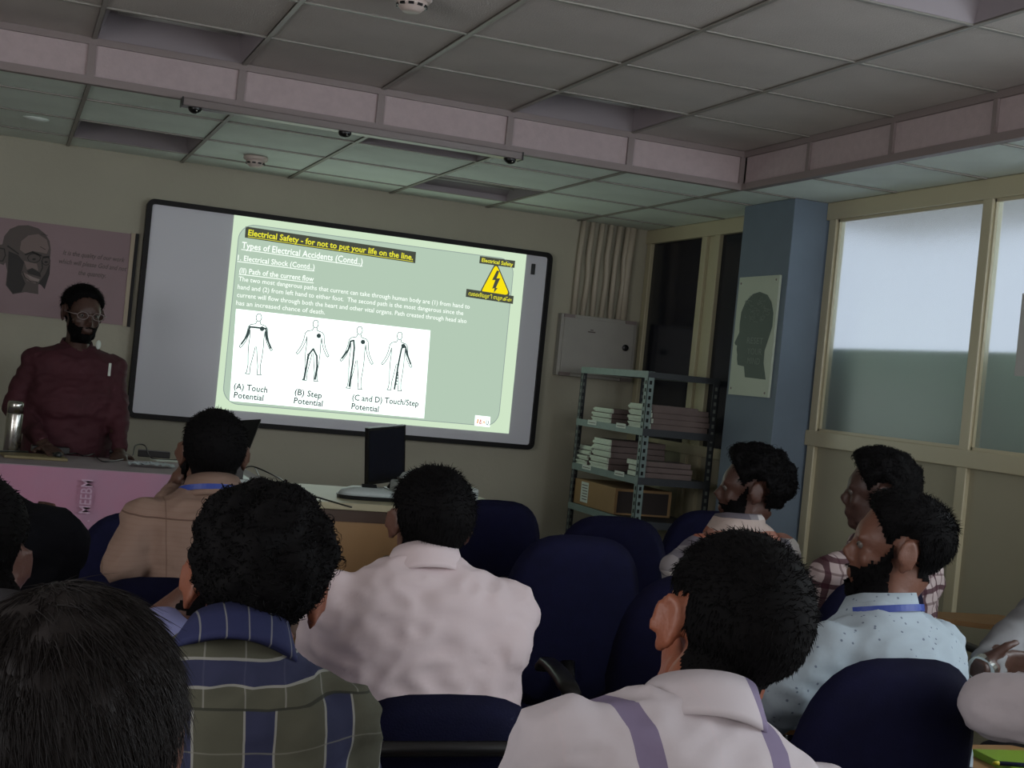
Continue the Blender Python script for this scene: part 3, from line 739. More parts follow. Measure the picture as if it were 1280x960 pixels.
# things on the pink table
def flask():
    q = TP(14, 568); t = empty('steel_flask', (q.x, q.y, ZT+.002), 'shiny steel vacuum flask at the left end of the pink table', 'flask')
    z = ZT+.002; c = (q.x, q.y, z); s = 1.0
    MB().lathe(c, [(.034, 0), (.036, .004), (.036, .175), (.034, .18)], 28).build('body', mChrome, t, smooth=True)
    MB().lathe(c, [(.035, .182), (.035, .222), (.030, .232), (.012, .234)], 28).build('cap', mChrome, t, smooth=True)
    return q
fq = flask()
def thing_box(name, px, py, sx, sy, sz, m, label, cat, rz=0, z=None, bev=.003):
    q = TP(px, py); zz0 = (ZT+.002 if z is None else z)
    o = MB().box((-sx/2, -sy/2, 0), (sx/2, sy/2, sz), bev).build(name, m, label=label, cat=cat)
    o.location = (q.x, q.y, zz0+.0005); o.rotation_euler = (0, 0, rz); return o
thing_box('folder', 42, 573, .26, .17, .012, mat('tan folder', (130, 118, 84), .6), 'tan folder lying on the pink table in front of the flask', 'folder', .1)
thing_box('remote_control', 62, 570, .16, .06, .028, mBlk, 'black box on the folder in front of the maroon shirted speaker', 'remote', .1, ZT+.016)
thing_box('computer_mouse', 128, 567, .12, .075, .03, mBlk, 'black device beside the cables in front of the speaker', 'mouse', -.3, bev=.012)
mi = empty('microphone', (TP(71, 575).x, TP(71, 575).y, ZT+.002), 'small black handheld microphone lying by the folder', 'microphone')
q = TP(70, 574)
MB().tube([(q.x-.04, q.y+.05, ZT+.02), (q.x, q.y-.03, ZT+.018)], [.009, .013], 10).build('handle', mBlk, mi, smooth=True)
MB().ell((q.x+.006, q.y-.045, ZT+.022), (.018, .02, .018)).build('grille', mPhone, mi, smooth=True)
thing_box('black_pouch', 192, 572, .15, .07, .03, mBlk, 'black pouch lying behind the crumpled face masks', 'pouch', -.1)
# crumpled masks / plastic
mMask = mat('pale blue mask fabric', (170, 180, 184), .6)
q = TP(189, 584); mb = MB(); g_ = {}
for i in range(16):
    for j in range(8):
        x = (i/15-.5)*.20; y = (j/7-.5)*.09; g_[i, j] = mb.bm.verts.new((q.x+x, q.y+y+.3*x*.3, ZT+.006+.02*abs(math.sin(i*1.1+j))*(1-abs(j/7-.5))*(1-abs(i/15-.5))+.006*random.random()))
for i in range(15):
    for j in range(7): mb.bm.faces.new((g_[i, j], g_[i+1, j], g_[i+1, j+1], g_[i, j+1]))
mb.build('face_mask', mMask, label='crumpled pale blue face mask on the pink table beside the beige shirted man', cat='face mask')
thing_box('paper_sheet', 215, 577, .18, .10, .003, mLab, 'white paper sheet near the right end of the pink table', 'paper', .2)
# laptop with dark lid, seen beyond the beige man
q = TP(290, 590); lp = empty('laptop', (q.x, q.y, ZT), 'open laptop with a dark screen behind the beige shirted man', 'laptop')
la, lb, lc, ld = at(288, 526, 5.75), at(326, 524, 5.75), at(306, 575, 5.6), at(270, 575, 5.6)
ux = (lb-la).normalized(); uz = ((la+lb)-(lc+ld)).normalized(); uy = uz.cross(ux).normalized()
cc = (la+lb+lc+ld)/4
bz_ = ZT+.02; 
MB().prism([la, lb, lc, ld], uy*.008).build('screen_lid', mBlk, lp)
MB().box((ld.x-.02, ld.y-.02, ZT+.003), (lc.x+.04, ld.y+.22, ZT+.022), .004).build('keyboard_base', mSilver, lp)
MB().prism([ld+Vector((0, 0, .004)), lc+Vector((0, 0, .004)), Vector((lc.x, lc.y, ZT+.02)), Vector((ld.x, ld.y, ZT+.02))], (0, .008, 0)).build('hinge', mBlk, lp)
# cables
def cable(pts, r, label, m=mBlk, name='cable'):
    P_ = []; P0 = [Vector(p) for p in pts]; P0 = [P0[0]]+P0+[P0[-1]]
    for i in range(1, len(P0)-2):
        for t in range(6):
            u = t/6; a_, b_, c_, d_ = P0[i-1:i+3]
            P_.append(.5*((2*b_)+(c_-a_)*u+(2*a_-5*b_+4*c_-d_)*u*u+(3*b_-a_-3*c_+d_)*u**3))
    P_.append(P0[-2]); MB().tube(P_, r, 6).build(name, m, smooth=True, label=label, cat='cable')
def tz(px, py, h=.006): q = TP(px, py); return (q.x, q.y, ZT+.002+h)
cable([tz(-10, 574, .03), tz(12, 572, .025), tz(35, 571, .02)], .004, 'thick black cable coming in from the left edge across the pink table')
cable([tz(78, 570), tz(95, 569), tz(105, 572), tz(118, 569)], .003, 'thin black cable between the microphone and the black device on the table')
cable([tz(118, 571), tz(128, 579), tz(150, 577), tz(165, 572), (tz(168, 570)[0], tz(168, 570)[1], ZT+.05), (tz(180, 570)[0], tz(180, 570)[1], ZT+.05), tz(190, 575), tz(225, 577)], .003, 'looping black cable beside the face mask on the pink table')
e1 = Vector(tz(305, 588)); e2 = Vector(tz(395, 612)); 
cable([e1, Vector(tz(316, 592, .03)), (e1+e2)/2+Vector((0, 0, -.0)), at(372, 613, 5.2), at(425, 630, 4.95), at(440, 634, 4.93)], .0035, 'long black cable drooping from the laptop to the computer desk')
cable([Vector(tz(318, 590, .02)), at(330, 605, 5.5), at(345, 615, 5.3), at(332, 622, 5.3), at(322, 612, 5.45)], .003, 'small loop of black cable hanging at the corner of the pink table')

# ---------------------------------------------------------------- chairs
mNavy = mat('navy chair fabric', (12, 13, 42), .9, var=.1, vscale=30, bump=.15, bscale=300, spec=.2)
mTab = mat('wood grain writing board', (150, 112, 72), .45, var=.08, vscale=6)
def pad(w2, h2, th, ex=3.2, taper=.06, curve=.25, nr=7, nt=36, cz=0):
    """rounded upholstered pad, local x across, z up, y thickness; returns MB"""
    mb = MB(); bm = mb.bm
    for sgn in (1, -1):
        prev = None; c = bm.verts.new((0, sgn*th, cz))
        for i in range(1, nr+1):
            r = i/nr; ring = []
            t = th*(max(0, 1-r**5))**.5
            for k in range(nt):
                a = 2*PI*k/nt; ca, sa = math.cos(a), math.sin(a)
                x = math.copysign(abs(ca)**(2/ex), ca)*w2*r; z = math.copysign(abs(sa)**(2/ex), sa)*h2*r
                x *= 1-taper*(-z/h2 if z < 0 else z/h2*.5)
                ring.append(bm.verts.new((x, sgn*t+curve*x*x*1.6, z+cz)))
            if prev is None:
                for k in range(nt): bm.faces.new((c, ring[k], ring[(k+1) % nt]))
            else:
                for k in range(nt): bm.faces.new((prev[k], ring[k], ring[(k+1) % nt], prev[(k+1) % nt]))
            prev = ring
    bmesh.ops.remove_doubles(bm, verts=bm.verts, dist=1e-5)
    return mb
def make_chair():
    t = empty('tablet_chair', (0, 0, 0))
    b = pad(.208, .25, .03, taper=.2).build('backrest', mNavy, t, smooth=True, local=True); b.location = (0, -.245, .70); b.rotation_euler = (math.radians(9), 0, 0)
    s_ = pad(.23, .22, .032, 3.5, .04, 0).build('seat', mNavy, t, smooth=True, local=True); s_.location = (0, 0, .455); s_.rotation_euler = (PI/2, 0, 0)
    MB().tube([(-.0, -.262, .60), (0, -.30, .50), (0, -.27, .415), (0, -.05, .41)], .02, 10).build('back_bracket', mBlk, t, smooth=True, local=True)
    MB().tube([(-.22, .19, .40), (.22, .19, .40)], .012, 8).tube([(-.22, -.20, .40), (.22, -.20, .40)], .012, 8).tube([(-.22, -.20, .40), (-.22, .19, .40)], .012, 8).tube([(.22, -.20, .40), (.22, .19, .40)], .012, 8).build('seat_frame', mBlk, t, local=True, kind=None)
    for sx in (-1, 1):
        MB().tube([(sx*.22, .18, .41), (sx*.24, .26, .01)], .012, 8).build('leg', mBlk, t, smooth=True, local=True)
        MB().tube([(sx*.22, -.19, .41), (sx*.24, -.27, .01)], .012, 8).build('leg', mBlk, t, smooth=True, local=True)
        a_ = MB().tube([(sx*.235, -.16, .40), (sx*.265, -.15, .50), (sx*.27, -.13, .64)], .012, 8).build('arm_post', mBlk, t, smooth=True, local=True)
        MB().loft([(Vector((sx*.27, -.2+.38*k/6, .65+.012*math.sin(k*PI/6)-.02*(k == 6))), .024-.004*(k in (0, 6)), .012, (1, 0, 0), (0, 0, 1)) for k in range(7)], 14, 3).build('armrest', mBlk, t, smooth=True, local=True)
    MB().prism([(.20, .02, .668), (.31, -.02, .668), (.33, .12, .668), (.31, .40, .668), (.27, .45, .668), (-.11, .47, .668), (-.16, .43, .668), (-.13, .37, .668), (.02, .25, .668), (.18, .20, .668)], (0, 0, .018)).build('writing_board', mTab, t, local=True)
    MB().tube([(.27, .05, .64), (.27, .12, .665)], .014, 8).build('board_hinge', mChrome, t, local=True)
    return t
chair0 = make_chair(); used = [False]
def place_chair(px, py, depth, rz, label, dz=0, wsc=1, tab=True):
    """px, py = top centre of the backrest in the photograph"""
    q = at(px, py, depth)
    c = chair0 if not used[0] else copy_tree(chair0)
    used[0] = True
    c.rotation_euler = (0, 0, rz); off = Matrix.Rotation(rz, 3, 'Z') @ Vector((0, -.285, 0))
    c.scale = (wsc, 1, q.z/.932)
    c.location = (q.x-off.x, q.y-off.y, dz)
    tag(c, label, 'chair', 'navy blue office chairs with writing boards')
    if not tab:
        for o in list(c.children):
            if o.name.startswith(('writing_board', 'board_hinge')): bpy.data.objects.remove(o)
    print('chair', label[:40], 'top z', round(q.z, 3), [round(v, 2) for v in c.location])
    return c
CH = [
 (728, 676, 3.75, -.10, 'empty navy blue chair in the middle of the room with black armrests'),
 (772, 651, 4.5, -.15, 'empty navy blue chair partly hidden behind the middle empty chair, near the rack'),
 (622, 630, 4.9, .0, 'navy blue chair in front of the computer desk, right of the white shirted man'),
 (1134, 833, 2.42, .0, 'large navy blue chair at lower right behind the man in the dotted pale blue shirt'),
 (888, 728, 3.05, -.2, 'navy blue chair mostly hidden by the head of the man in the striped shirt'),
 (560, 879, 2.08, .0, 'navy blue chair cut by the bottom edge, behind the white shirted man'),
 (1105, 727, 3.62, .1, 'navy blue chair behind the man in the maroon and white checked shirt'),
 (893, 643, 5.45, -.1, 'navy blue chair left of the curly haired man in the patchwork shirt'),
 (186, 646, 4.1, .1, 'navy blue chair at the left, ahead of the man in the beige shirt'),
 (212, 730, 2.85, .0, 'navy blue chair right behind the man in the beige shirt'),
]
chairs = [place_chair(*a_[:5], tab=(k_ != 4)) for k_, a_ in enumerate(CH)]

MB().tube([(-.21, -.318, .872), (-.10, -.334, .872), (.10, -.334, .872), (.21, -.318, .872)], .013, 8).build('back_rail', mBlk, chairs[5], smooth=True, local=True)

# ---------------------------------------------------------------- people
def V(*a): return Vector(a)
def remesh(mb, vox, smooth=4, jit=0):
    me = bpy.data.meshes.new('tmp'); bmesh.ops.recalc_face_normals(mb.bm, faces=mb.bm.faces); mb.bm.to_mesh(me); mb.bm.free()
    o = bpy.data.objects.new('tmp', me); C.objects.link(o)
    m = o.modifiers.new('r', 'REMESH'); m.mode = 'VOXEL'; m.voxel_size = vox; m.use_smooth_shade = True
    if smooth:
        s_ = o.modifiers.new('s', 'SMOOTH'); s_.factor = .5; s_.iterations = smooth
    dg = bpy.context.evaluated_depsgraph_get(); r = bpy.data.meshes.new_from_object(o.evaluated_get(dg))
    bpy.data.objects.remove(o); bpy.data.meshes.remove(me); return r
def nz(v, s): return noise.noise(Vector(v)*s)

def mk(nt): 
    def f(op, a, b=None, c=None):
        n = nt.nodes.new('ShaderNodeMath'); n.operation = op
        for i, x in enumerate((a, b, c)):
            if x is None: continue
            if isinstance(x, (int, float)): n.inputs[i].default_value = x
            else: nt.links.new(x, n.inputs[i])
        return n.outputs[0]
    return f
def cloth(name, base, layers, rough=.85, bump=.25):
    """layers: (axis, period, centre, width, colour, strength[, zmin, zmax]) painted in order as woven bands"""
    m = mat(name, base, rough, bump=bump, bscale=14, spec=.2); nt = m.node_tree; b = nt.nodes['Principled BSDF']; f = mk(nt)
    tc = nt.nodes.new('ShaderNodeTexCoord'); nn = nt.nodes.new('ShaderNodeTexNoise'); nn.inputs['Scale'].default_value = 5
    nt.links.new(tc.outputs['Object'], nn.inputs['Vector'])
    sep = nt.nodes.new('ShaderNodeSeparateXYZ'); nt.links.new(tc.outputs['Object'], sep.inputs[0])
    wob = f('MULTIPLY', f('SUBTRACT', nn.outputs[0], .5), .03)
    col = nt.nodes.new('ShaderNodeRGB'); col.outputs[0].default_value = (*lin(base), 1); cur = col.outputs[0]
    ax = {'x': f('ADD', sep.outputs[0], wob), 'y': f('ADD', sep.outputs[1], wob), 'z': f('ADD', sep.outputs[2], wob)}
    ax['d'] = f('ADD', ax['z'], f('MULTIPLY', f('ABSOLUTE', ax['x']), .45))
    for L in layers:
        a, per, cen, wd, c, st = L[:6]
        q = f('FRACT', f('ADD', f('DIVIDE', f('SUBTRACT', ax[a], cen), per), 100.5))
        k = f('MULTIPLY', f('LESS_THAN', f('ABSOLUTE', f('SUBTRACT', q, .5)), wd/per/2), st)
        if len(L) > 6:
            k = f('MULTIPLY', k, f('MULTIPLY', f('GREATER_THAN', ax['z'], L[6]), f('LESS_THAN', ax['z'], L[7])))
        mx = nt.nodes.new('ShaderNodeMixRGB'); nt.links.new(k, mx.inputs[0]); nt.links.new(cur, mx.inputs[1]); mx.inputs[2].default_value = (*lin(c), 1)
        cur = mx.outputs[0]
    nt.links.new(cur, b.inputs['Base Color']); return m
mSkin = {}
def skin(c):
    c = tuple(int(x*.84) for x in c)
    if c not in mSkin: mSkin[c] = mat('skin', c, .5, var=.06, vscale=12, bump=.1, bscale=120)
    return mSkin[c]
mHair = mat('black hair', (9, 8, 9), .8, spec=.1); mHairB = mat('brown black hair', (22, 17, 16), .6, spec=.25)
mTrou = mat('dark trousers', (32, 33, 40), .85); mShoe = mat('black shoe', (18, 16, 15), .4)

def hand(mb, w_, d_, n_, sc_=1, curl=.35, side=1):
    """palm from the wrist w_ along d_, palm faces n_, thumb on side*lateral"""
    d_ = d_.normalized(); n_ = (n_-d_*n_.dot(d_)).normalized(); l_ = d_.cross(n_)*side
    mt = Matrix((l_, d_, n_)).transposed()
    mb.ell(w_+d_*.045*sc_, (.040*sc_, .052*sc_, .015*sc_), mt)
    mb.tube([w_-d_*.02*sc_, w_+d_*.03*sc_], [.025*sc_, .026*sc_], 12)
    for k, (o_, L) in enumerate(((.030, .9), (.010, 1.0), (-.010, .95), (-.029, .75))):
        p = w_+d_*.085*sc_+l_*o_*sc_; dd = (d_+l_*o_*2.2).normalized(); pts = [w_+d_*.05*sc_+l_*o_*.8*sc_, p.copy()]; a = curl*(.6+.15*k)
        for ln in (.040, .026, .021):
            dd = (dd*math.cos(a)+n_*math.sin(a)).normalized(); p = p+dd*ln*L*sc_; pts.append(p.copy()); a = curl*1.3
        mb.tube(pts, [.0095*sc_, .0095*sc_, .0088*sc_, .008*sc_, .0068*sc_], 8)
    p = w_+d_*.02*sc_+l_*.028*sc_; dd = (d_*.6+l_*.75+n_*.25).normalized()
    mb.tube([w_+d_*.01*sc_, p, p+dd*.04*sc_, p+(dd+d_*.5).normalized()*.068*sc_], [.016*sc_, .014*sc_, .0105*sc_, .008*sc_], 8)

def person(key, label, c7, byaw, lean, hc, hyaw, hpitch=0, hroll=0, sw=.205, hs=1.0, skinc=(112, 76, 60), shirt=None, sleeve='long', arms=None,
           hair=None, beard=0, collar=None, ex=None, stand=False, vox=.0075, shirt_name='shirt', belly=0, legs=True, broll=0, group=None, bulk=1.0, eyes=True, trousers=None, handopt=None, short_at=.55):
    f_ = V(-math.sin(byaw), math.cos(byaw), 0); up = V(0, 0, 1); r_ = V(math.cos(byaw), math.sin(byaw), 0)*math.cos(broll)+up*math.sin(broll)
    sd = (-up*math.cos(lean)-f_*math.sin(lean)).normalized()       # down the spine
    sf = r_.cross(sd); sf = sf if sf.dot(f_) > 0 else -sf
    hipz = .53 if not stand else .95
    L = max(.36, min(.56, (c7.z-hipz)/math.cos(lean)))
    H = c7+sd*L
    hm = Euler((hpitch, hroll, 0), 'XYZ').to_matrix(); hm = Matrix.Rotation(hyaw, 3, 'Z') @ hm
    def hp(x, y, z): return hc+hm @ (V(x, y, z)*hs)
    base = V(H.x, H.y, 0)
    S = [c7+r_*s_*sw*.78+sd*.088+sf*.015 for s_ in (-1, 1)]
    A = []
    for i, s_ in enumerate((-1, 1)):
        if arms and arms[i]: e_, w_ = arms[i]
        else:
            e_ = S[i]+sd*.02-up*.25+f_*.10+r_*s_*.07; w_ = e_+f_*.22-r_*s_*.10+up*.02
        A.append((S[i], e_, w_))
    # --- body: one continuous skin surface
    mb = MB()
    mb.ell(hp(0, -.012, .032), (.0735*hs, .094*hs, .083*hs), hm, 3)
    mb.ell(hp(0, .028, -.035), (.057*hs, .062*hs, .078*hs), hm, 3)
    mb.ell(hp(0, .03, .02), (.066*hs, .062*hs, .06*hs), hm, 3)
    mb.ell(hp(0, .068, -.093), (.024*hs, .02*hs, .02*hs), hm)
    for s_ in (-1, 1):
        mb.ell(hp(s_*.036, .062, -.024), (.022*hs, .02*hs, .022*hs), hm)
        mb.ell(hp(s_*.030, .078, .020), (.020*hs, .012*hs, .008*hs), hm)
        mb.tube([hp(s_*.048, -.01, -.05), hp(s_*.030, .05, -.092)], .018*hs, 8)
        mb.ell(hp(s_*.010, .094, -.032), (.009*hs, .010*hs, .008*hs), hm)
        # ear: plate plus curled rim
        em = hm @ Matrix.Rotation(-s_*.45, 3, 'Z')
        mb.ell(hp(s_*.081, -.012, -.002), (.0085*hs, .018*hs, .030*hs), em, 3)
        rim = []
        for t in range(11):
            a = math.radians(-60+t*27); rim.append(hc+hm @ (V(s_*.083, -.010, -.002)*hs)+em @ (V(s_*.004, -.018*math.cos(a)-.001, .031*math.sin(a)+.002)*hs))
        mb.tube(rim, [.0055*hs]*11, 8)
        mb.ell(hp(s_*.081, -.006, -.028), (.0075*hs, .010*hs, .011*hs), hm, 3)
    mb.tube([hp(0, .080, .018), hp(0, .094, -.004), hp(0, .106, -.026)], [.008*hs, .009*hs, .0125*hs], 10)
    mb.ell(hp(0, .088, -.057), (.024*hs, .011*hs, .006*hs), hm); mb.ell(hp(0, .087, -.067), (.021*hs, .011*hs, .006*hs), hm)
    nk0 = hp(0, -.030, -.03); 
    mb.tube([nk0, (nk0+c7)/2+sf*.018, c7+sd*.03+sf*.03], [.052*hs, .053, .060], 16)
    mb.tube([hp(0, .0, -.06), c7+sd*.04+sf*.05], [.046*hs, .05], 12)
    def torso(k, top=1):
        secs = []
        for t, ax, ay in ((0, .160, .105), (.2, .150+belly*.3, .105+belly), (.45, .150+belly*.2, .108+belly*.8), (.68, .165, .112), (.80, .172, .108), (.88, .160, .095), (.95, .115, .075), (1.0, .072, .056), (1.03, .064, .05)):
            secs.append((H+(c7-H)*t+sf*(.02+belly*.5*(t < .6)), ax*sw/.205*bulk+k, ay*bulk+k, r_, sf))
        mb_.loft(secs, 24, 2.3)
        for i in (0, 1):
            mb_.ell(S[i], (.055*bulk+k,)*3, None, 3)
            mb_.tube([c7+sd*.045+sf*.01, S[i]+(c7-S[i])*.10], [.050+k*.6, .050+k*.7], 14)
    mb_ = mb; torso(-.012)
    for i in (0, 1):
        S_, e_, w_ = A[i]
        mb.tube([S_, e_], [.044*bulk, .036*bulk], 14); mb.ell(e_, (.037*bulk,)*3); mb.tube([e_, e_+(w_-e_)*.3, w_], [.037*bulk, .038*bulk, .026], 14)
        opt = (handopt or {}).get(i, {})
        dd = opt.get('d', (w_-e_)); nn_ = opt.get('n', -up)
        hand(mb, w_, dd, nn_, hs, opt.get('curl', .35), opt.get('side', 1 if i == 0 else -1))
    if legs:
        for s_ in (-1, 1):
            h_ = H+r_*s_*.085
            if stand: kn = V(h_.x, h_.y, .5); an = V(h_.x, h_.y, .09)
            else: h_ = V(h_.x, h_.y, .53); kn = h_+f_*.42+r_*s_*.05; an = V(kn.x, kn.y, .10)-f_*.05
            mb.tube([h_, kn], [.066, .045], 12); mb.ell(kn, (.046,)*3); mb.tube([kn, an], [.042, .03], 12)
            mb.loft([(an+V(0, 0, -.0)-f_*.03, .03, .03, r_, up), (an+f_*.06-V(0, 0, .045), .035, .028, r_, up), (an+f_*.15-V(0, 0, .06), .03, .018, r_, up)], 12)
    bodyme = remesh(mb, vox, 3)
    def loc(me):
        Mi = (Matrix.Translation(base) @ Matrix.Rotation(byaw, 4, 'Z')).inverted(); me.transform(Mi); return me
    # --- hair shell from head faces
    hi = hm.inverted()
    hl_pts = [(-.13, -.068), (-.09, -.064), (-.05, -.052), (-.038, -.045), (-.030, .01), (-.010, .036), (.010, .030), (.022, .012), (.034, .015), (.045, .045), (.062, .072), (.075, .085), (.12, .1)]
    def hline(y, drop):
        for (y0, z0), (y1, z1) in zip(hl_pts, hl_pts[1:]):
            if y <= y1: 
                u = max(0, (y-y0)/(y1-y0)); z = z0+(z1-z0)*u; return z - (drop if y < -.02 else 0)
        return .1
    def bval(l):   # beard field
        x, y, z = l
        if y < .010 or z > .032 or z < -.125 or (abs(x) < .021 and -.071 < z < -.053): return -1
        top = (.030-(y-.012)*1.6 if y < .034 else -.005-(y-.034)*1.8)
        if y > .05: top = -.042 + max(0, (.075-y))*1.1
        return top-z
    objs = []
    root = bpy.data.objects.new('person', None) if False else None
    bm = bmesh.new(); bm.from_mesh(bodyme)
    hv = {}; bv = {}
    for v in bm.verts:
        l = hi @ (v.co-hc)/hs
        if l.length > .17: continue
        if hair:
            inear = abs(l.x) > .0775 and l.z < .036 and l.y > -.04
            if not inear:
                m_ = l.z-hline(l.y, hair.get('drop', 0))
                if m_ > 0: hv[v.index] = (l.copy(), m_)
        if beard:
            b_ = bval(l)
            if b_ > 0: bv[v.index] = (l.copy(), b_)
    def shell(sel, thick):
        sb_ = bmesh.new(); mp = {}; roots = []
        for fc in bm.faces:
            if all(v.index in sel for v in fc.verts):
                vs = []
                for v in fc.verts:
                    if v.index not in mp:
                        l, m_ = sel[v.index]; t = thick(l, m_); mp[v.index] = sb_.verts.new(v.co+v.normal*t)
                    vs.append(mp[v.index])
                sb_.faces.new(vs); roots.append((sum((x.co for x in vs), Vector())/len(vs), fc.normal.copy(), sel[fc.verts[0].index]))
        return sb_, roots
    bo_parts = []
    rng = random.Random(hash(key) % 1000 if False else sum(map(ord, key)))
    if hair:
        hk = hair
        def th(l, m_):
            e = min(1, m_/hk.get('edge', .035)); e = e*e*(3-2*e)
            topf = max(0, min(1, (l.z+.01)/.08)); frontf = max(0, min(1, (l.y+.02)/.09))
            t = hk['side']*(1-topf)+hk['top']*topf + hk.get('front', 0)*frontf*topf
            return .0012+hs*t*e*(1+hk.get('lump', .15)*nz(l, 45))
        sh, roots = shell(hv, th)
        n_ = hk.get('n', 1500); style = hk.get('style', 'short'); ln = hk.get('len', .02); wd = hk.get('w', .0011)
        down = -(hm @ V(0, 0, 1)); back = -(hm @ V(0, 1, 0))
        for _ in range(n_):
            if not roots: break
            p, n, (l, m_) = roots[rng.randrange(len(roots))]
            jitter = V(rng.gauss(0, 1), rng.gauss(0, 1), rng.gauss(0, 1))
            e = min(1, m_/.03); LL = ln*(.12+.88*e)*rng.uniform(.5, 1.15)*(1 if l.z > .0 else .6)
            if style == 'curly': d0 = (n*.9+jitter*.45).normalized()
            elif style == 'comb': d0 = ((back*.2+down*.5+hm @ V(.9, 0, 0)*(l.x*6+.3)+jitter*.08) if l.z > .02 else down+jitter*.1); d0 = (d0-n*d0.dot(n)).normalized()*.95+n*.14
            else:
                fl = down*(1.0 if l.z < .05 else .25)+(back*-.4 if l.z > .05 else back*.2)
                d0 = fl-n*fl.dot(n)+n*hk.get('lift', .35)+jitter*.22
            d0.normalize(); pts = [p-n*.003]; q = p.copy(); ax_ = (n.cross(jitter)).normalized() if style == 'curly' else None
            for k in range(4):
                if style == 'curly': d0 = (Matrix.Rotation(rng.uniform(.4, 1.0), 3, ax_) @ d0)
                else: d0 = (d0+down*.12+jitter*.03).normalized()
                q = q+d0*LL/4; pts.append(q.copy())
            prev = None
            for k, pt in enumerate(pts):
                wk = wd*(1-k/4.4); t1 = d0.orthogonal().normalized(); t2 = d0.cross(t1)
                ring = [sh.verts.new(pt+t1*wk), sh.verts.new(pt-t1*wk*.5+t2*wk*.87), sh.verts.new(pt-t1*wk*.5-t2*wk*.87)]
                if prev:
                    for z_ in range(3): sh.faces.new((prev[z_], prev[(z_+1) % 3], ring[(z_+1) % 3], ring[z_]))
                prev = ring
        me = bpy.data.meshes.new('hair'); sh.to_mesh(me); sh.free(); bo_parts.append(('hair', loc(me), hk.get('mat', mHair), True, None))
    if beard:
        sh, roots = shell(bv, lambda l, m_: .0008+beard*min(1, m_/.012)*(1+.3*nz(l, 90)))
        for _ in range(350):
            if not roots: break
            p, n, _l = roots[rng.randrange(len(roots))]; jd = V(rng.gauss(0, .3), rng.gauss(0, .3), rng.gauss(0, .3)); d0 = (n*.5-(hm @ V(0, 0, 1))*.8+jd).normalized()*max(.005, beard*1.1)
            t1 = d0.orthogonal().normalized()*.0009; t2 = d0.cross(t1).normalized()*.0009
            a_ = [sh.verts.new(p+t1), sh.verts.new(p-t1+t2), sh.verts.new(p-t2), sh.verts.new(p+d0)]
            for z_ in range(3): sh.faces.new((a_[z_], a_[(z_+1) % 3], a_[3]))
        me = bpy.data.meshes.new('beard'); sh.to_mesh(me); sh.free(); bo_parts.append(('beard', loc(me), mHair, True, None))
    bm.free()
    body = bpy.data.objects.new('person', loc(bodyme)); C.objects.link(body); bodyme.materials.append(skin(skinc))
    for p in bodyme.polygons: p.use_smooth = True
    body.location = base; body.rotation_euler = (0, 0, byaw); tag(body, label, 'person', group)
    def addp(nm, me, m_, sm=True, lb=None):
        me.name = nm; me.materials.clear(); me.materials.append(m_)
        if sm:
            for p in me.polygons: p.use_smooth = True
        o = bpy.data.objects.new(nm, me); C.objects.link(o); o.parent = body
        if lb: o['label'] = lb
        return o
    for nm, me, m_, sm, lb in bo_parts: addp(nm, me, m_, sm, lb)
    # --- shirt
    mb_ = MB(); torso(.010)
    for i in (0, 1):
        S_, e_, w_ = A[i]
        if sleeve == 'long': mb_.tube([S_, e_], [.058*bulk, .050*bulk], 16); mb_.ell(e_, (.050*bulk,)*3); mb_.tube([e_, e_+(w_-e_)*.92], [.050*bulk, .036], 16)
        elif sleeve == 'rolled': mb_.tube([S_, e_], [.058*bulk, .052*bulk], 16); mb_.ell(e_, (.051*bulk,)*3); mb_.tube([e_, e_+(w_-e_)*.35], [.051*bulk, .050*bulk], 16)
        else: mb_.tube([S_, S_+(e_-S_)*short_at], [.058*bulk, .062*bulk], 16)
    if stand: mb_.loft([(V(H.x, H.y, ZT-.10), .165*sw/.205*bulk, .12*bulk+belly*.8, r_, sf), (H+sf*belly*.4, .168*sw/.205*bulk, .125*bulk+belly*.8, r_, sf), (H+(c7-H)*.3+sf*belly*.6, .165*sw/.205*bulk, .12*bulk+belly*.9, r_, sf)], 24, 2.3)
    sm_ = remesh(mb_, .010, 9)
    nrm_ = [v.normal.copy() for v in sm_.vertices]
    for v, vn in zip(sm_.vertices, nrm_):
        w1 = noise.noise(v.co*9+V(3, 1, sum(map(ord, key)) % 7)); w2 = noise.noise(V(v.co.x*14+v.co.z*10, v.co.y*14, v.co.z*26-v.co.x*8))
        v.co += vn*(w1*.007+(.5-abs(w2))*.014-.003)
    addp(shirt_name, loc(sm_), shirt)
    # --- collar: standing band with a folded leaf, following the neck
    if collar != 'none':
        nd = ((nk0+hm @ V(0, 0, 0))-c7).normalized(); nd = (nd*.5-sd*.5).normalized(); cx_ = r_; cy_ = nd.cross(cx_); cy_ = cy_ if cy_.dot(f_) > 0 else -cy_
        hgt = .035 if collar != 'band' else .022
        prof = [(.066, -.020), (.064, hgt*.4), (.061, hgt), (.067, hgt+.002), (.076, hgt*.35), (.086, -.016), (.088, -.028), (.074, -.024)] if collar != 'band' else [(.066, -.02), (.063, hgt), (.067, hgt+.001), (.072, -.02)]
        mbc = MB(); rings = []; nn2 = 40
        for rr, zz_ in prof:
            ring = []
            for k in range(nn2+1):
                a = -PI/2+.0+(.16+(2*PI-.32)*k/nn2)+PI   # gap at the throat
                cx, sy = math.cos(a), math.sin(a)
                front = max(0, sy)
                ring.append(mbc.bm.verts.new(c7+cy_*.016+nd*(zz_*(1-.0*front)-.012*front)+cx_*cx*rr*1.02+cy_*sy*(rr*1.02+.02*front)))
            rings.append(ring)
        for a_, b_ in zip(rings, rings[1:]+rings[:1]):
            for k in range(nn2): mbc.bm.faces.new((a_[k], a_[k+1], b_[k+1], b_[k]))
        mbc.bm.faces.new([q[0] for q in rings]); mbc.bm.faces.new([q[-1] for q in rings][::-1])
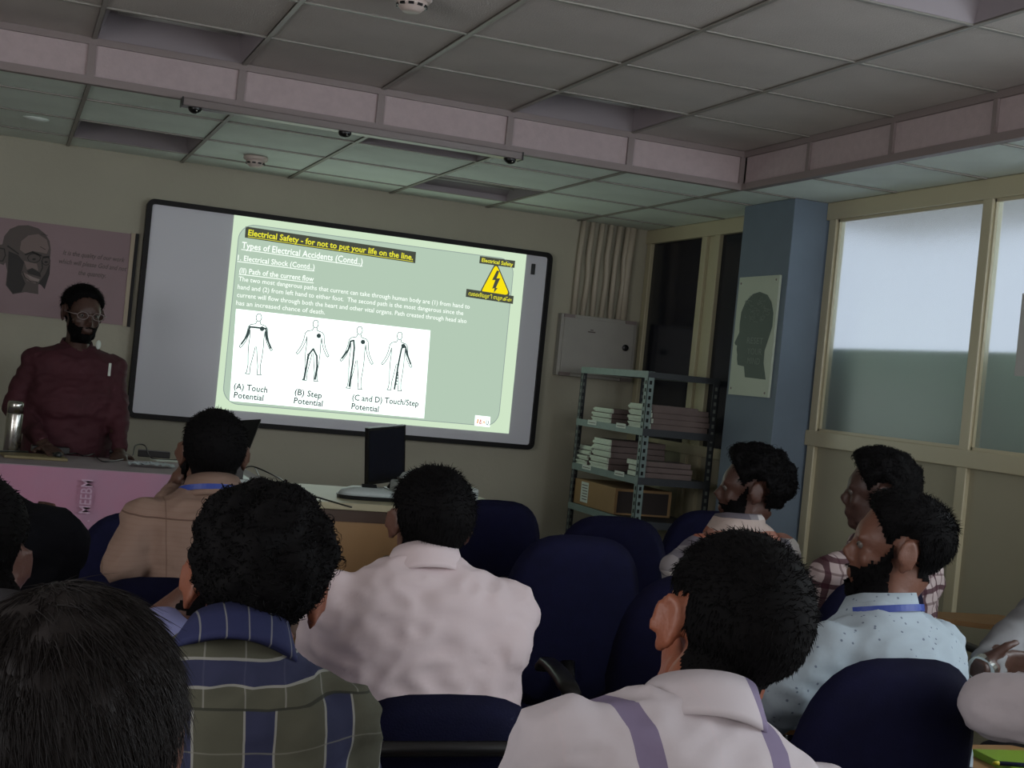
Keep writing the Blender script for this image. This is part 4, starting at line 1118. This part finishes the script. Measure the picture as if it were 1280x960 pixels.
        bmesh.ops.recalc_face_normals(mbc.bm, faces=mbc.bm.faces)
        me = bpy.data.meshes.new('collar'); mbc.bm.to_mesh(me); mbc.bm.free(); addp('collar', loc(me), ex.get('collar_mat', shirt) if ex else shirt)
    if ex and ex.get('lanyard'):
        mbl = MB(); pts = []
        for k in range(25):
            a = PI+PI*k/24
            pts.append(c7+sf*.012+sd*(-.0+.004)+r_*math.cos(a)*.088+sf*math.sin(a)*.082-sd*.004)
        for p_, q_ in zip(pts, pts[1:]): mbl.obox((p_+q_)/2, (q_-p_).normalized(), sd, (q_-p_).normalized().cross(sd), (q_-p_).length*1.15, .014, .003)
        bmesh.ops.recalc_face_normals(mbl.bm, faces=mbl.bm.faces); me = bpy.data.meshes.new('lanyard'); mbl.bm.to_mesh(me); mbl.bm.free(); addp('lanyard', loc(me), mat('blue lanyard', (36, 60, 140), .5), False, 'blue lanyard ribbon')
    if ex and ex.get('watch'):
        wc = A[0][2]; wd_ = (A[0][2]-A[0][1]).normalized(); o1 = wd_.orthogonal().normalized(); o2 = wd_.cross(o1)
        mbw = MB().loft([(wc-wd_*(.012-.024*k), .030, .027, o1, o2) for k in range(2)], 20); me = bpy.data.meshes.new('wristwatch'); mbw.bm.to_mesh(me); mbw.bm.free(); addp('wristwatch', loc(me), mChrome, False)
    if eyes:
        for s_ in (-1, 1):
            mbe = MB().ell(hp(s_*.030, .0755, .004), (.0105*hs,)*3, None, 3); me = bpy.data.meshes.new('eye'); mbe.bm.to_mesh(me); mbe.bm.free(); addp('eye', loc(me), mat('eye white', (96, 90, 84), .4))
            mbe = MB().ell(hp(s_*.030, .0830, .004), (.005*hs, .0042*hs, .005*hs), hm, 2); me = bpy.data.meshes.new('iris'); mbe.bm.to_mesh(me); mbe.bm.free(); addp('iris', loc(me), mBlk)
            mbe = MB().loft([(hp(s_*(.014+.012*k), .0865-.0035*k*k*.6, .024+.003*math.sin(k*1.2)), .002*hs, .0035*hs, hm @ V(0, 1, 0), hm @ V(0, 0, 1)) for k in range(4)], 8); me = bpy.data.meshes.new('eyebrow'); mbe.bm.to_mesh(me); mbe.bm.free(); addp('eyebrow', loc(me), mHair)
    if ex and ex.get('glasses'):
        mbg = MB()
        for s_ in (-1, 1):
            pts = [hp(s_*.034+.024*math.cos(a_*PI/8), .100-.0*abs(math.cos(a_*PI/8)), .003+.016*math.sin(a_*PI/8)) for a_ in range(17)]; mbg.tube(pts, .0016*hs, 6)
            mbg.tube([hp(s_*.058, .099, .008), hp(s_*.074, .085, .008), hp(s_*.082, .0, .008)], .0018*hs, 6)
        mbg.tube([hp(-.010, .101, .006), hp(.010, .101, .006)], .0016*hs, 6)
        me = bpy.data.meshes.new('glasses'); mbg.bm.to_mesh(me); mbg.bm.free(); addp('glasses', loc(me), mFasFrame)
    # --- trousers and shoes
    if legs:
        mt_ = MB()
        mt_.loft([(H-sd*.05, .150*bulk+.012, .11*bulk+.012, r_, sf), (H, .158*bulk+.014, .115*bulk+.012, r_, sf), (H+V(0, 0, -.06), .150*bulk, .12, r_, f_)], 20, 2.4)
        for s_ in (-1, 1):
            h_ = H+r_*s_*.085
            if stand: kn = V(h_.x, h_.y, .5); an = V(h_.x, h_.y, .10)
            else: h_ = V(h_.x, h_.y, .53); kn = h_+f_*.42+r_*s_*.05; an = V(kn.x, kn.y, .11)-f_*.05
            mt_.tube([h_, kn], [.082, .062], 14); mt_.ell(kn, (.062,)*3); mt_.tube([kn, an], [.060, .050], 14)
            mz = MB().loft([(V(an.x, an.y, .045)-f_*.06, .030, .044, r_, up), (V(an.x, an.y, .045)-f_*.02, .038, .044, r_, up), (V(an.x, an.y, .035)+f_*.08, .044, .034, r_, up), (V(an.x, an.y, .025)+f_*.16, .042, .024, r_, up), (V(an.x, an.y, .018)+f_*.20, .025, .014, r_, up)], 14)
            me = bpy.data.meshes.new('shoe'); mz.bm.to_mesh(me); mz.bm.free(); addp('shoe', loc(me), mShoe)
        addp('trousers', loc(remesh(mt_, .014, 4)), trousers or mTrou)
    return body, hp, A

# standing speaker
mMaroon = mat('maroon shirt cloth', (66, 24, 34), .8, bump=.3, bscale=12, var=.08)
hcS = at(103, 393, 6.32); c7S = at(95, 434, 6.40)
elR = at(18, 508, 6.28); wrR = at(58, 556, 6.02); elL = at(147, 522, 6.36); wrL = at(150, 562, 6.26)
wrR.z = ZT+.035; wrL.z = ZT+.02
sp, hpS, _ = person('speaker', 'person standing behind the pink table in a maroon shirt and glasses, with dark beard', c7S, PI+.12, .0, hcS, PI+.30, -.10, 0, sw=.222, hs=1.08, skinc=(84, 58, 48),
       shirt=mMaroon, sleeve='long', arms=[(elL, wrL), (elR, wrR)], stand=True, belly=.05, bulk=1.12, beard=.0035, ex={'glasses': 1},
       handopt={0: {'d': V(-.1, -.9, -.1), 'n': V(0, 0, -1), 'curl': .25, 'side': 1}, 1: {'d': V(.25, -1, 0), 'n': V(0, 0, -1), 'curl': .2, 'side': -1}},
       hair=dict(side=.008, top=.018, n=1200, len=.018, style='short'))
q = at(137, 462, 6.20)
o = MB().box((-.006, -.004, -.03), (.006, .004, .03), .002).build('pocket_pen', mLab); o.location = q; bpy.context.view_layer.update()
o.parent = sp; o.matrix_parent_inverse = (Matrix.Translation(sp.location) @ Matrix.Rotation(sp.rotation_euler.z, 4, 'Z')).inverted()
o = MB().ell((0, 0, 0), (.012, .008, .022)).build('clip_microphone', mLab, smooth=True); o.location = at(123, 431, 6.22)
o.parent = sp; o.matrix_parent_inverse = (Matrix.Translation(sp.location) @ Matrix.Rotation(sp.rotation_euler.z, 4, 'Z')).inverted()

# beige shirted man, hand at his cheek
mBeige = cloth('beige brown shirt', (126, 104, 92), [('z', .60, .955, .004, (84, 64, 54), .9), ('z', .60, .79, .003, (90, 70, 60), .7), ('z', .012, .0, .003, (122, 98, 86), .5), ('x', .4, .13, .003, (94, 74, 62), .6), ('x', .4, -.13, .003, (94, 74, 62), .6)])
hc_ = at(266, 569, 3.55); c7_ = at(268, 614, 3.50)
person('beige', 'person in a beige brown shirt before the pink table, cheek resting on the left hand', c7_, .05, .28, hc_, -.05, .10, .0, sw=.21, hs=1.0, skinc=(104, 72, 58), shirt=mBeige,
       arms=[(at(152, 708, 3.32), at(222, 606, 3.70)), None], beard=.008, bulk=1.05,
       handopt={0: {'d': V(.25, -.1, 1), 'n': V(1, 0, 0), 'curl': .5, 'side': 1}}, ex={'lanyard': 1},
       hair=dict(side=.010, top=.010, n=1800, len=.012, drop=.01))

# white shirted man
mWhite = mat('white shirt cloth', (205, 190, 192), .9, bump=.35, bscale=9, spec=.15)
hc_ = at(537, 656, 2.80); c7_ = at(532, 706, 2.74)
person('white', 'person in a plain white shirt seated in the middle, seen from behind, short black hair', c7_, .02, .30, hc_, -.02, .12, .02, sw=.225, hs=.98, skinc=(104, 70, 56), shirt=mWhite, bulk=1.15,
       arms=[(at(402, 812, 2.68), at(410, 850, 2.95)), (at(628, 812, 2.70), at(618, 855, 2.98))],
       hair=dict(side=.012, top=.014, n=2600, len=.014, drop=.012))

# green and navy plaid shirt
nv, lt = (38, 42, 74), (140, 140, 134)
mPlaid = cloth('olive and navy plaid', (76, 76, 64), [('x', .105, .02, .040, nv, .85, -1, .935), ('x', .105, .041, .003, lt, .8, -1, .935), ('x', .105, -.001, .003, lt, .8, -1, .935), ('x', .0525, .0, .0022, lt, .45, .935, 2),
    ('z', .40, .972, .024, nv, .85), ('z', .40, .985, .0028, lt, .8), ('z', .40, .959, .0028, lt, .8), ('z', .40, .885, .002, (110, 110, 100), .6), ('z', .40, .80, .03, nv, .7), ('z', .40, .935, .003, (46, 48, 40), .9)])
mNavyC = cloth('navy plaid collar', (38, 42, 74), [('x', .03, 0, .002, lt, .5)])
hc_ = at(318, 738, 1.90); c7_ = at(296, 806, 1.80)
person('plaid', 'person in an olive and navy plaid shirt, bushy black hair, large at lower left centre', c7_, .0, .22, hc_, -.12, .05, .10, sw=.19, hs=1.07, broll=-.12, skinc=(140, 84, 62), shirt=mPlaid, vox=.0065, ex={'collar_mat': mNavyC},
       hair=dict(side=.006, top=.030, front=.004, n=4200, len=.028, style='curly', lump=.5, w=.0012, edge=.05))

# striped shirt, lower right centre
mStr = cloth('white shirt with grey violet stripes', (188, 180, 184), [('x', .17, .045, .030, (112, 100, 130), .9), ('x', .17, -.045, .004, (190, 180, 184), .8), ('z', .34, .86, .05, (150, 146, 158), .6), ('z', .17, .93, .003, (190, 184, 190), .6)])
hc_ = at(910, 792, 1.69); c7_ = at(880, 893, 1.57)
person('stripe', 'person in a white shirt with grey violet stripes, short black hair, large at lower right', c7_, .10, .25, hc_, -.10, .16, .16, sw=.24, hs=1.06, broll=-.24, skinc=(158, 92, 66), shirt=mStr, vox=.006, bulk=1.1,
       hair=dict(side=.007, top=.010, front=.004, n=4500, len=.012, lift=.15, drop=-.022, w=.0009))

# head in the lower left foreground
mDarkT = mat('dark grey shirt', (34, 32, 36), .85, bump=.2, bscale=14)
hc_ = at(72, 935, 1.10); c7_ = at(78, 1120, 1.0)
person('fore', 'person at the bottom left corner, only combed dark hair in view', c7_, .0, .25, hc_, -.1, .05, .05, sw=.20, hs=1.04, skinc=(120, 78, 60), shirt=mDarkT, vox=.0065,
       hair=dict(side=.012, top=.016, n=7000, len=.045, style='comb', mat=mHairB, w=.0007, lump=.3))

# man at the left edge, ear and neck in view
hc_ = at(-44, 698, 1.95); c7_ = at(5, 785, 1.85)
person('edge', 'person cut by the left edge, brown ear and neck in view above a dark shirt', c7_, .0, .2, hc_, -.25, .0, .1, sw=.20, hs=1.0, skinc=(110, 72, 60), shirt=mDarkT, vox=.0075,
       hair=dict(side=.004, top=.012, n=1500, len=.01))
# black clothed person beyond, raising a phone
hc_ = at(-92, 545, 2.50); c7_ = at(-48, 612, 2.42)
mBlackT = mat('black jacket cloth', (7, 7, 11), .95, bump=.2, bscale=14, spec=.1)
person('black', 'person in a black jacket at the left edge whose hand reaches over the table cloth', c7_, -.1, .25, hc_, -.3, .1, .1, sw=.20, hs=1.0, skinc=(96, 62, 50), shirt=mBlackT, bulk=1.15,
       arms=[None, (at(48, 742, 2.40), at(44, 690, 2.62))], handopt={1: {'d': V(.35, .6, .35), 'n': V(-1, 0, -.3), 'curl': .9, 'side': 1}},
       hair=dict(side=.016, top=.03, n=1200, len=.03, style='curly'))
# lavender shirt, hidden behind the plaid man's head
mLav = mat('lavender shirt cloth', (128, 130, 172), .85, bump=.3, bscale=12)
hc_ = at(290, 722, 2.36); c7_ = at(212, 774, 2.34)
person('lav', 'person in a lavender shirt, only the shoulder in view left of the plaid shirted man', c7_, .15, .30, hc_, -.1, .30, 0, sw=.185, hs=.88, skinc=(110, 74, 60), shirt=mLav, collar='none',
       hair=dict(side=.008, top=.010, n=800, len=.012))

# curly haired man in the patchwork shirt, turned left
mPatch = cloth('grey patchwork check shirt', (136, 132, 136), [('x', .16, .03, .06, (206, 200, 196), .9), ('z', .17, .92, .06, (88, 82, 94), .6), ('x', .16, -.05, .045, (84, 78, 90), .7), ('z', .34, 1.02, .05, (150, 80, 48), .8), ('z', .17, .86, .03, (200, 196, 190), .6)])
hc_ = at(940, 613, 3.95); c7_ = at(928, 656, 3.92)
person('curly', 'person with bushy curly hair in a grey and orange patchwork shirt, face turned left', c7_, .35, .25, hc_, 1.05, .0, -.05, sw=.225, hs=.97, skinc=(88, 56, 46), shirt=mPatch, beard=.0015,
       arms=[(at(848, 710, 3.8), at(852, 740, 4.0)), None],
       hair=dict(side=.018, top=.026, front=.012, n=3600, len=.026, style='curly', lump=.5, w=.0014))
# maroon and white checks, behind
mChk = cloth('white and maroon check shirt', (176, 160, 158), [('x', .07, 0, .014, (66, 34, 44), .9), ('z', .07, .0, .014, (66, 34, 44), .9), ('x', .07, .035, .006, (66, 34, 44), .6), ('z', .07, .035, .006, (66, 34, 44), .6)])
hc_ = at(1098, 617, 3.85); c7_ = at(1100, 682, 3.82)
person('check', 'person in a maroon and white checked shirt, mostly hidden behind the bearded man', c7_, .1, .2, hc_, .95, -.05, -.05, sw=.215, hs=.95, skinc=(80, 54, 46), shirt=mChk,
       hair=dict(side=.014, top=.024, front=.016, n=2200, len=.026, style='curly', lump=.4, w=.0014))
# bearded man in dotted pale blue
mDot = mat('pale blue dotted shirt', (158, 171, 180), .85, bump=.3, bscale=12)
nt = mDot.node_tree; vo = nt.nodes.new('ShaderNodeTexVoronoi'); vo.inputs['Scale'].default_value = 55; tc = nt.nodes.new('ShaderNodeTexCoord'); nt.links.new(tc.outputs['Object'], vo.inputs['Vector'])
cr = nt.nodes.new('ShaderNodeValToRGB'); cr.color_ramp.elements[0].position = .13; cr.color_ramp.elements[1].position = .17
cr.color_ramp.elements[0].color = (*lin((100, 110, 125)), 1); cr.color_ramp.elements[1].color = (*lin((158, 171, 180)), 1)
nt.links.new(vo.outputs['Distance'], cr.inputs[0]); nt.links.new(cr.outputs[0], nt.nodes['Principled BSDF'].inputs['Base Color'])
hc_ = at(1122, 688, 2.85); c7_ = at(1108, 762, 2.80)
person('dots', 'person with short hair and dark beard in a pale blue dotted shirt, profile turned left', c7_, .25, .25, hc_, 1.02, .05, -.02, sw=.205, hs=1.0, skinc=(128, 84, 66), shirt=mDot, beard=.010, bulk=1.08, vox=.0065,
       arms=[(at(985, 870, 2.62), at(962, 905, 2.85)), (at(1158, 880, 2.80), at(1110, 900, 3.05))], ex={'lanyard': 1},
       hair=dict(side=.005, top=.013, front=.012, n=3200, len=.015, lift=.3, w=.001))
# grey sleeved man and white sleeved man at the right edge
mGreyS = mat('grey shirt cloth', (120, 120, 122), .85, bump=.3, bscale=12); mWhite2 = mat('off white shirt cloth', (180, 172, 176), .85, bump=.3, bscale=12)
hc_ = at(1370, 650, 3.2); c7_ = at(1362, 722, 3.15)
person('grey', 'person in a grey shirt at the right edge, one hand wearing a metal watch', c7_, .25, .25, hc_, .4, .0, 0, sw=.22, hs=1.0, skinc=(84, 54, 44), shirt=mGreyS,
       arms=[(at(1256, 812, 2.98), at(1228, 836, 2.86)), None], handopt={0: {'d': V(.45, .1, .02), 'n': V(0, -1, -.3), 'curl': .5, 'side': -1}}, ex={'watch': at(1226, 831, 2.85)}, hair=dict(side=.01, top=.02, n=500, len=.02))
hc_ = at(1450, 730, 2.35); c7_ = at(1425, 815, 2.30)
person('whitearm', 'person in an off-white shirt at the right edge, elbow just above the green book', c7_, .25, .3, hc_, .4, .0, 0, sw=.22, hs=1.0, skinc=(50, 34, 30), shirt=mWhite2, bulk=1.15, vox=.007,
       arms=[(at(1240, 882, 2.28), at(1335, 868, 2.60)), None], hair=dict(side=.01, top=.02, n=300, len=.02))
# chairs at the right whose writing boards show
def chair_at(x, y, rz, label, zs_=1.0):
    c = copy_tree(chair0); c.location = (x, y, 0); c.rotation_euler = (0, 0, rz); c.scale = (1, 1, zs_)
    return tag(c, label, 'chair', 'navy blue office chairs with writing boards')
chair_at(1.89, 1.93, .0, 'chair at the bottom right corner, its wooden writing board carrying the green book')
chair_at(3.30, 3.62, .0, 'chair beyond the right edge whose writing board shows beside the cream panelled wall')
ZB = .686
q = atZ(1262, 954, ZB+.001)
bk = empty('green_book', (q.x, q.y, ZB+.001), 'bright green book lying on the writing board at the bottom right corner', 'book', rz=-.1)
MB().box((-.055, -.11, 0), (.12, .05, .003)).box((-.055, -.11, .012), (.12, .05, .014)).box((-.056, -.11, 0), (-.053, .05, .014)).build('cover', mat('green book cover', (120, 150, 40), .5), bk, local=True)
MB().box((-.052, -.107, .003), (.117, .047, .012)).build('pages', mPaper, bk, local=True)
q = atZ(1266, 955, ZB+.02)
pn = empty('ballpoint_pen', (q.x, q.y, ZB+.0195), 'navy pen with a yellow end lying on the green book', 'pen', rz=-.25)
MB().tube([(-.03, 0, 0), (.10, 0, 0)], .0045, 10).build('barrel', mat('navy pen', (20, 24, 60), .3), pn, smooth=True, local=True)
MB().tube([(-.042, 0, 0), (-.03, 0, 0)], [.003, .0046], 10).build('pen_tip', mat('yellow pen cap', (190, 180, 40), .4), pn, smooth=True, local=True)
q = atZ(1279, 928, ZB)
gl = empty('glass_tumbler', (q.x, q.y, ZB+.001), 'drinking glass with a shiny steel lid on the bottom right writing board', 'glass')
mGlass = mat('drinking glass', (200, 205, 180), .05, trans=.9)
MB().lathe((q.x, q.y, ZB+.001), [(.026, 0), (.028, .004), (.033, .075)], 24).build('glass_body', mGlass, gl, smooth=True)
MB().lathe((q.x, q.y, ZB+.001), [(.035, .074), (.036, .080), (.030, .088), (.010, .090)], 24).build('lid', mChrome, gl, smooth=True)
